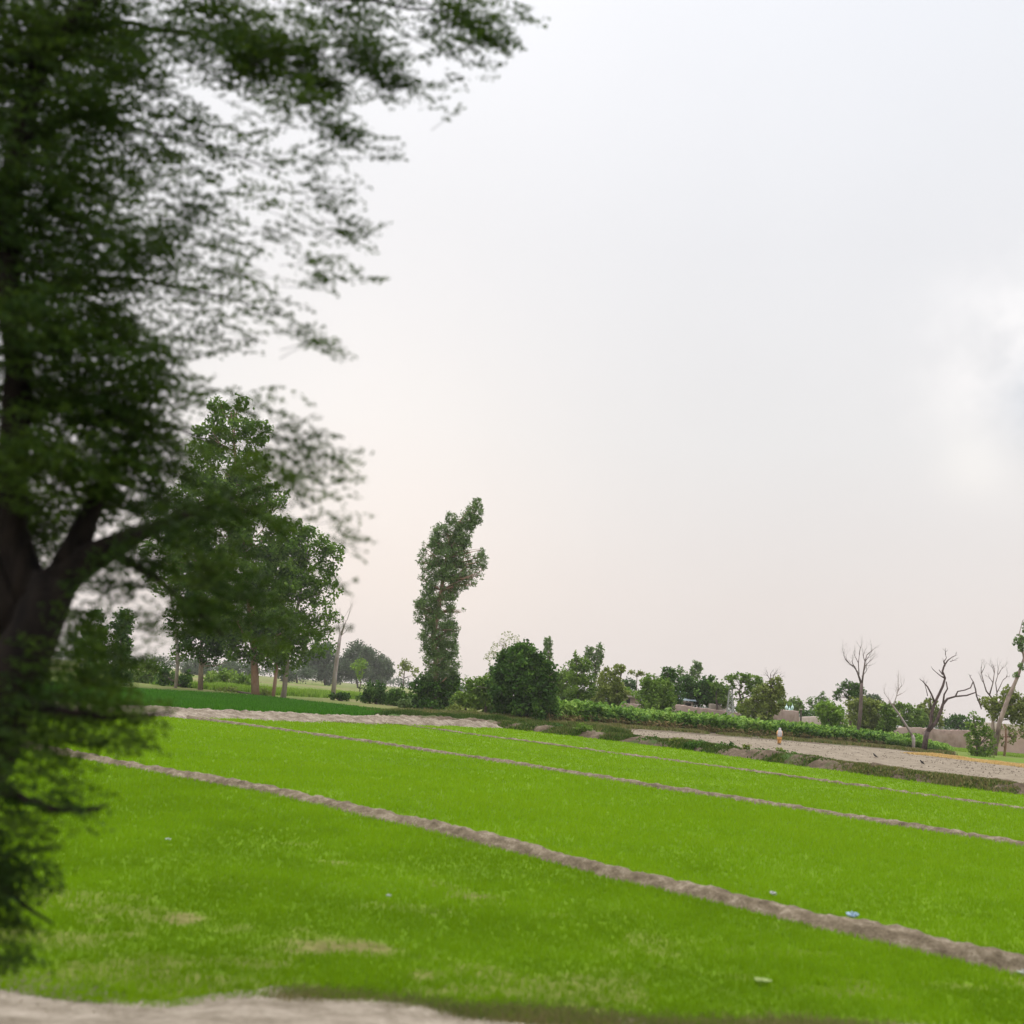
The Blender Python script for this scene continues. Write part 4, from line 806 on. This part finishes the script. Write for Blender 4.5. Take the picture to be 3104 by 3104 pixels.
        for i in range(0, ns, 4):
            e = p0[i]+dr[i]*ln[i]+[0, 0, -ln[i]*.12]
            tw.ring_tube([p0[i]-dr[i]*ln[i]*.8-g, p0[i]+dr[i]*ln[i]*.4-g, e-g], [.0022, .0016, .0008], 3, 0, cap=False)
    V = np.concatenate(Vs)-g; T = np.concatenate(Ts)
    ok = V[:, 0, 2]+g[2] > .25; V = V[ok]; T = T[ok]
    print('near leaves', len(V))
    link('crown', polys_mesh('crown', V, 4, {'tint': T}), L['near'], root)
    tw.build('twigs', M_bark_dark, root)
near_tree()

# ------------------------------------------------------------------ buildings and walls
M_mud = solid('mud_wall', (.22,.155,.125), (.34,.245,.205), .8, .95, .4, c3=(.38,.29,.25))
M_mudp = solid('pale_mud', (.38,.30,.25), (.52,.44,.38), 1.2, .95, .3)
M_pink = solid('pink_plaster', (.44,.30,.25), (.56,.40,.34), .5, .9, .1)
M_pinkp = solid('pale_parapet', (.52,.42,.34), (.62,.52,.44), .7, .9, .1)
M_tin = solid('tin_sheet', (.26,.32,.36), (.38,.44,.48), 1.5, .5, .2, (6, 1, 1))
M_white = solid('whitewash', (.62,.60,.58), (.78,.76,.74), 1, .8)
M_mint = solid('mint_paint', (.52,.70,.66), (.66,.82,.78), 2, .6)
M_dark = solid('opening_shade_and_shoe', (.02,.018,.016), (.04,.035,.03), 2, .9)  # shade inside window and door openings put into the colour; also shoe black
def wall(name, label, cat, pts, thick, mat, group=None, child=None, cap=None):
    """pts: list of (px, D, top_py): an upright wall from the ground to top_py, rough top"""
    Q = []
    for (px, D, ty) in pts: a = at(px, ty, D); Q.append([a[0], a[1], a[2]])
    S = resample(np.array(Q), .6); g = np.array([S[0, 0], S[0, 1], 0]); n = len(S)
    T = np.gradient(S[:, :2], axis=0); T /= np.linalg.norm(T, axis=1)[:, None]; Nn = np.c_[-T[:, 1], T[:, 0]]
    top = S[:, 2]+rng.normal(0, .05, n); prof = [(-.5, 0), (-.47, .5), (-.42, .96), (-.3, 1), (.3, 1), (.42, .96), (.5, 0)]
    P = np.zeros((n, len(prof), 3))
    for j, (o, h) in enumerate(prof):
        P[:, j, :2] = S[:, :2]+Nn*o*thick+rng.normal(0, .01, (n, 2)); P[:, j, 2] = top*h-.1*(h == 0)
    root = empty(name, g); tag(root, label, cat, group)
    me = grid_mesh('wall_body', P-g, smooth=False); link('wall_body', me, mat, root)
    mb = MB()
    for e in (0, n-1): 
        b = len(mb.v); mb.v += [P[e, j]-g for j in range(len(prof))]; mb.f.append(tuple(range(b, b+len(prof))))
    mb.build('wall_end', mat, root)
    if cap:
        mb = MB(); mb.ring_tube([np.array([s[0], s[1], t_+.02])-g for s, t_ in zip(S, top)], cap[1], 6, .3); mb.build('coping', cap[0], root)
    return root, g
WG = 'mud walls of the village'
wall('mud_wall', 'brown mud wall showing between the trees left of the broad bright bush', 'wall', [(1700,150,2128), (1800,150,2128), (1960,148,2134)], .5, M_mud, WG)
wall('mud_wall', 'long brown mud wall running right from below the tin roof', 'wall', [(2040,146,2134), (2120,150,2146), (2240,156,2160)], .5, M_mud, WG)
wall('mud_wall', 'tall flat-faced brown wall ending in a thin post, below the mint domes', 'wall', [(2325,168,2158), (2345,168,2148), (2418,172,2156)], .6, M_mud, WG)
wall('mud_wall', 'lower rough mud wall continuing right of the wall with the post', 'wall', [(2424,190,2173), (2470,192,2171), (2560,195,2183)], .6, M_mudp, WG)
wall('mud_wall', 'long pinkish grey wall behind the dead trees on the right', 'wall', [(2690,168,2204), (2770,170,2205), (2860,172,2212), (2940,174,2213)], .6, M_mud, WG)
# corner post
def post():
    D = 170; p = at(2420, 2195, D); g = np.array([p[0], p[1]-1.2, 0]); top = at(2423, 2152, D)[2]
    r_ = empty('wooden_post', g); tag(r_, 'slim dark post at the right end of the tall flat-faced wall', 'post')
    MB().ring_tube([np.array([0, 0, 0.]), np.array([.05, 0, top*.5]), np.array([.02, 0, top])], [.16, .14, .12], 8, .15).build('shaft', M_bark_drk2, r_)
    MB().box((.02, 0, top+.10), (.36, .36, .16)).build('cap', M_mudp, r_)
post()
def house(name, label, px, D, wpx, top_py, depth, wallmat, roof, extras=None, rz=0.0, group='low houses of the village'):
    c = at(px, top_py, D); k = D/F; w_ = wpx*k; h = c[2]; g = np.array([c[0], c[1]+depth/2, 0])
    root = empty(name, g); tag(root, label, 'house', group)
    MB().box((0, 0, h/2-.05), (w_, depth, h-.1)).build('wall', wallmat, root)
    if roof == 'flat':
        rf = MB().box((0, 0, h+.02), (w_+.5, depth+.5, .24)).build('roof', M_white if extras != 'mud' else M_mudp, root)
    elif roof == 'tin':
        mb = MB(); b = 0
        x0, x1 = -w_/2-.4, w_/2+.4; y0, y1 = -depth/2-.5, depth/2+.3
        n = 24
        for i in range(n+1):
            x = x0+(x1-x0)*i/n; zz = .05*(i % 2)
            mb.v += [np.array([x, y0, h+.02+zz]), np.array([x+.8, y1, h+1.5+zz])]
        for i in range(n): mb.f.append((2*i, 2*i+2, 2*i+3, 2*i+1))
        o = mb.build('roof', M_tin, root); sm = o.modifiers.new('thickness', 'SOLIDIFY'); sm.thickness = .04
        MB().box((0, depth/2-.1, h+.55), (w_, .2, 1.15)).build('gable', wallmat, root)
    return root, g, w_, h
r_, g, w_, h = house('house', 'low house with a sloping blue-grey tin roof beside the dark trees', 2078, 158, 46, 2124, 7, M_mudp, 'tin')
MB().box((w_*.18, -3.53, h-.55), (w_*.36, .1, .45)).build('window', M_dark, r_)
wall('parapet_wall', 'pale crumbling parapet raised above the long mud wall', 'wall', [(2150,157,2134), (2205,158,2141)], .5, M_mudp, WG)
r_, g, w_, h = house('house', 'flat-roofed mud house with a white roof edge behind the yellow-green tree', 1888, 172, 34, 2096, 6, M_mud, 'flat')
MB().box((w_*.1, -3.03, h-1.2), (.9, .1, 1.1)).build('window', M_dark, r_)
r_, g, w_, h = house('house', 'lower flat mud room with a small white slab, right of the white-edged house', 1918, 160, 44, 2112, 5, M_mud, 'flat', 'mud')
MB().box((w_*.2, -2.53, h-1.3), (1.4, .1, .5)).build('window', M_white, r_)
MB().box((-w_*.3, -2.53, h-1.0), (.6, .1, 1.4)).build('doorway', M_dark, r_)
r_, g, w_, h = house('house', 'white upper room showing behind the spindly young tree', 1936, 180, 20, 2104, 5, M_white, 'flat')
MB().box((0, -2.53, h-1.0), (.8, .1, .9)).build('window', M_dark, r_)
# pink house
D = 156; a = at(3022, 2192, D); hh = a[2]; g = np.array([a[0], D+4, 0])
root = empty('house', g); tag(root, 'pink plastered house with a paler upper band at the right edge', 'house', 'low houses of the village')
MB().box((12, 0, hh*.40), (24, 8, hh*.80)).build('wall', M_pink, root)
MB().box((12, 0, hh*.90+.005), (24.2, 8.2, hh*.20)).build('parapet', M_pinkp, root)
MB().box((9, -4.02, hh*.3), (1.1, .1, hh*.6)).build('door', solid('door_wood', (.12,.07,.05), (.18,.11,.08), 4), root)
# mosque
D = 176; c = at(2400, 2154, D); g = np.array([c[0], D+2, 0]); hb = c[2]
root = empty('mosque', g); tag(root, 'small mosque whose mint green domes show above the brown wall', 'mosque')
MB().box((0, .5, hb/2-.15), (1.5, 3, hb-.1)).build('wall', M_mint, root)
for (px, py, s) in ((2391,2146,.95), (2400,2153,.75), (2409,2146,.85)):
    q = at(px, py, D)-g; z = q[2]
    o = MB().lathe((q[0], -.6, hb-.2), [(.18, 0), (.18, z-hb+.0), (.28*s, z-hb+.04), (.31*s, z-hb+.22), (.24*s, z-hb+.42), (.09*s, z-hb+.58), (.03, z-hb+.66)], 14).build('dome', M_mint, root, smooth=True)
    MB().lathe((q[0], -.6, z+.42), [(.03, 0), (.03, .12), (.05, .17), (.02, .24), (.01, .34)], 8).build('finial', M_mint, o)
# lattice mast
D = 150; b = at(2212, 2170, D); g = np.array([b[0], b[1], 0]); top = at(2212, 2078, D); Hm = top[2]
root = empty('lattice_mast', g); tag(root, 'thin grey lattice mast standing before the umbrella-crowned tree', 'mast')
mb = MB(); w0, w1 = .55, .18; M_steel = solid('galvanised_steel', (.35,.34,.33), (.48,.47,.45), 3, .5)
def cor(i, t_): w_ = w0+(w1-w0)*t_; return np.array([(-1 if i in (0, 3) else 1)*w_, (-1 if i < 2 else 1)*w_, Hm*t_])
for i in range(4): mb.ring_tube([cor(i, 0), cor(i, 1)], .05, 5)
lev = 11; br = MB()
for l_ in range(lev):
    for i in range(4):
        j = (i+1) % 4; br.ring_tube([cor(i, l_/lev), cor(j, (l_+1)/lev)], .03, 4); br.ring_tube([cor(i, (l_+1)/lev), cor(j, (l_+1)/lev)], .03, 4)
mb.build('mast_legs', M_steel, root); br.build('bracing', M_steel, root)
MB().box((0, 0, Hm-.3), (1.8, .12, .12)).build('crossarm', M_steel, root)

# ------------------------------------------------------------------ the walker
def person():
    g = gp(2362, 2258); hs = 1.0
    root = empty('person', g); tag(root, 'person walking along the dirt field in a pale grey shawl over orange-yellow clothes', 'person')
    root.rotation_euler = (0, 0, R(-25))
    M_skin = solid('skin', (.22,.12,.08), (.26,.15,.10), 5, .6)
    M_cl = solid('orange_cloth', (.60,.30,.09), (.72,.42,.16), 9, .85); M_sh = solid('grey_shawl', (.44,.41,.42), (.62,.59,.58), 8, .9)
    # joints (x right, y forward), walking away
    J = {'pelvis': (0, 0, .86), 'spine': (0, .02, 1.06), 'chest': (0, .02, 1.24), 'neck': (0, .03, 1.38), 'head': (0, .05, 1.47), 'crown_': (0, .05, 1.56),
         'hl': (-.09, 0, .84), 'kl': (-.09, .12, .46), 'al': (-.09, .05, .08), 'tl': (-.09, .20, .04), 'hr': (.09, 0, .84), 'kr': (.09, .02, .46), 'ar': (.09, -.22, .12), 'tr': (.09, -.10, .04),
         'sl': (-.17, .02, 1.30), 'el': (-.22, -.04, 1.04), 'wl': (-.20, .06, .84), 'sr': (.17, .02, 1.30), 'er': (.23, .04, 1.05), 'wr': (.22, .16, .88)}
    rad = {'pelvis': .13, 'spine': .11, 'chest': .13, 'neck': .05, 'head': .085, 'crown_': .07, 'hl': .09, 'kl': .055, 'al': .04, 'tl': .03, 'hr': .09, 'kr': .055, 'ar': .04, 'tr': .03, 'sl': .06, 'el': .04, 'wl': .026, 'sr': .06, 'er': .04, 'wr': .026}
    E = [('pelvis', 'spine'), ('spine', 'chest'), ('chest', 'neck'), ('neck', 'head'), ('head', 'crown_'), ('pelvis', 'hl'), ('hl', 'kl'), ('kl', 'al'), ('al', 'tl'), ('pelvis', 'hr'), ('hr', 'kr'), ('kr', 'ar'), ('ar', 'tr'),
         ('chest', 'sl'), ('sl', 'el'), ('el', 'wl'), ('chest', 'sr'), ('sr', 'er'), ('er', 'wr')]
    for s_, w_ in ((-1, 'wl'), (1, 'wr')):
        x, y, z = J[w_]; J[w_+'p'] = (x, y+.02, z-.06); rad[w_+'p'] = .022; E.append((w_, w_+'p'))
        for f_ in range(4):
            J[f'{w_}f{f_}'] = (x-s_*.01, y+.045-.02*f_, z-.135+.008*abs(f_-1)); rad[f'{w_}f{f_}'] = .008; E.append((w_+'p', f'{w_}f{f_}'))
        J[w_+'t'] = (x-s_*.02, y+.06, z-.08); rad[w_+'t'] = .009; E.append((w_+'p', w_+'t'))
    keys = list(J); me = bpy.data.meshes.new('body'); me.from_pydata([J[q] for q in keys], [(keys.index(a), keys.index(b)) for a, b in E], [])
    o = link('body', me, M_skin, root); md = o.modifiers.new('skin', 'SKIN'); md.use_smooth_shade = True
    for i, q in enumerate(keys): me.skin_vertices[0].data[i].radius = (rad[q], rad[q]*.9)
    me.skin_vertices[0].data[0].use_root = True
    o.modifiers.new('sub', 'SUBSURF').levels = 1
    MB().lathe((0, .01, 0), [(.245, .50), (.225, .62), (.19, .85), (.165, 1.05), (.18, 1.25), (.12, 1.38), (.065, 1.41)], 18, 1, .72).build('tunic', M_cl, root, smooth=True)
    mb = MB()
    mb.ring_tube([np.array(p) for p in ((-.09, 0, .80), (-.095, .11, .46), (-.09, .05, .12))], [.12, .10, .085], 12)
    mb.ring_tube([np.array(p) for p in ((.09, 0, .80), (.095, .02, .46), (.09, -.20, .17))], [.12, .10, .085], 12); mb.build('trousers', M_cl, root, smooth=True)
    mb = MB(); mb.ring_tube([np.array(J['sl']), np.array(J['el']), np.array(J['wl'])], [.078, .066, .05], 10); mb.ring_tube([np.array(J['sr']), np.array(J['er']), np.array(J['wr'])], [.078, .066, .05], 10); mb.build('sleeves', M_cl, root, smooth=True)
    # shawl: over the head and down the back to the hips
    P = []
    prof = [(1.60, .03, 0), (1.585, .08, 0), (1.53, .115, 0), (1.45, .12, 0), (1.38, .13, 0), (1.33, .19, 0), (1.22, .245, 0), (1.05, .25, 0), (.88, .245, .01), (.74, .235, .02)]
    for (z, r_, s_) in prof:
        row = []
        for t_ in np.linspace(-.70, .70, 25):
            a_ = -math.pi/2+t_*math.pi; fo = 1+.05*math.sin(a_*9+z*7)*(z < 1.3)
            row.append((r_*fo*math.cos(a_), .03+r_*.85*fo*math.sin(a_), z+(.07*abs(t_) if z < 1.2 else 0)))
        P.append(row)
    o = link('shawl', grid_mesh('shawl', np.array(P)), M_sh, root); o.rotation_euler = (0, 0, -.55); sm = o.modifiers.new('thickness', 'SOLIDIFY'); sm.thickness = .012
    for s_, q in ((-1, (-.09, .10, 0)), (1, (.09, -.16, .03))):
        MB().box((q[0], q[1], q[2]+.03), (.09, .25, .06), 0, .8).build('shoe', M_dark, root)
person()

# ------------------------------------------------------------------ birds and litter
M_crow = solid('black_feathers', (.02,.018,.02), (.05,.045,.045), 20, .6)
for i, (px, py, lab, fl) in enumerate([(2652, 2297, 'small black bird on the dirt field below the leafless pale tree', 1), (2794, 2318, 'small black bird on the dirt field below the dark forked dead tree', 1)]):
    g = gp(px, py); root = empty('bird', g); tag(root, lab, 'bird', 'dark birds on the dirt field'); root.rotation_euler = (0, 0, R(15*i)); root.scale = (.72, .72, .72)
    mb = MB(); mb.ring_tube([np.array(p) for p in ((.36, 0, .06), (.22, 0, .14), (.08, 0, .22), (-.04, 0, .30), (-.10, 0, .37), (-.14, 0, .43), (-.18, 0, .45), (-.22, 0, .44))], [.02, .05, .085, .095, .07, .055, .05, .015], 10)
    mb.ring_tube([np.array(p) for p in ((-.21, 0, .445), (-.28, 0, .43))], [.018, .004], 6); mb.build('body', M_crow, root, smooth=True)
    for s_ in (-1, 1):
        MB().ring_tube([np.array(p) for p in ((-.02, s_*.08, .32), (.12, s_*.09, .23), (.26, s_*.05, .13))], [.05, .045, .01], 8).build('wing', M_crow, root, smooth=True)
        MB().ring_tube([np.array(p) for p in ((.02, s_*.04, .22), (.02, s_*.04, .0), (-.05, s_*.04, .005))], [.012, .010, .008], 5).build('leg', M_crow, root)
M_blue = solid('blue_plastic', (.20,.31,.40), (.33,.44,.52), 20, .35, .3); M_pl = solid('white_plastic', (.26,.28,.24), (.40,.41,.37), 20, .4, .3); M_leaf2 = solid('pale_husk', (.15,.20,.05), (.22,.27,.09), 12, .8, .3)
def litter(name, label, cat, px, py, wpx, hpx, z, mat, flat=.5, seed=0):
    g = gp(px, py, z); k = np.linalg.norm(g-[0, 0, H])/F*.68; w_ = wpx*k/2; root = empty(name, g); tag(root, label, cat, 'litter on the fields')
    n, m_ = 14, 20; P = np.zeros((n, m_, 3))
    for i in range(n):
        ph = math.pi*i/(n-1)
        for j in range(m_):
            th = 2*math.pi*j/(m_-1); q = 1+.9*(vnoise(np.cos(th)*1.7+seed*5, np.sin(th)*1.7+ph*1.3)-.5)*2
            P[i, j] = (math.sin(ph)*math.cos(th)*w_*q, math.sin(ph)*math.sin(th)*w_*.8*q, (math.cos(ph)+.75)*hpx*k*.5*q)
    link('sheet', grid_mesh('sheet', P), mat, root)
litter('plastic_bag', 'crumpled light blue plastic bag on the nearest earth ridge', 'bag', 2583, 2779, 36, 20, .13, M_blue, seed=1)
litter('plastic_bag', 'crumpled white plastic bag at the far side of the nearest earth ridge', 'bag', 2345, 2712, 26, 10, .06, M_pl, seed=2)
litter('plastic_scrap', 'small white scrap at the lower edge of the nearest ridge near the right side', 'litter', 2952, 2902, 30, 8, .03, M_pl, seed=3)
litter('plastic_scrap', 'white scrap at the right edge of the picture below the nearest ridge', 'litter', 3098, 2950, 30, 10, .03, M_pl, seed=4)
litter('plastic_scrap', 'tiny white scrap among the near seedlings below the middle of the ridge', 'litter', 1178, 2716, 20, 6, .06, M_pl, seed=5)
litter('plastic_scrap', 'tiny pale scrap in the near plot toward the big dark tree', 'litter', 510, 2545, 18, 5, .06, M_pl, seed=6)
litter('leaf_husk', 'long pale green husk lying flat in the nearest plot', 'husk', 2310, 2972, 48, 4, .06, M_leaf2, seed=7)
litter('plastic_scrap', 'thin white scrap halfway down the front face of the nearest ridge', 'litter', 2572, 2810, 18, 5, .05, M_pl, seed=8)
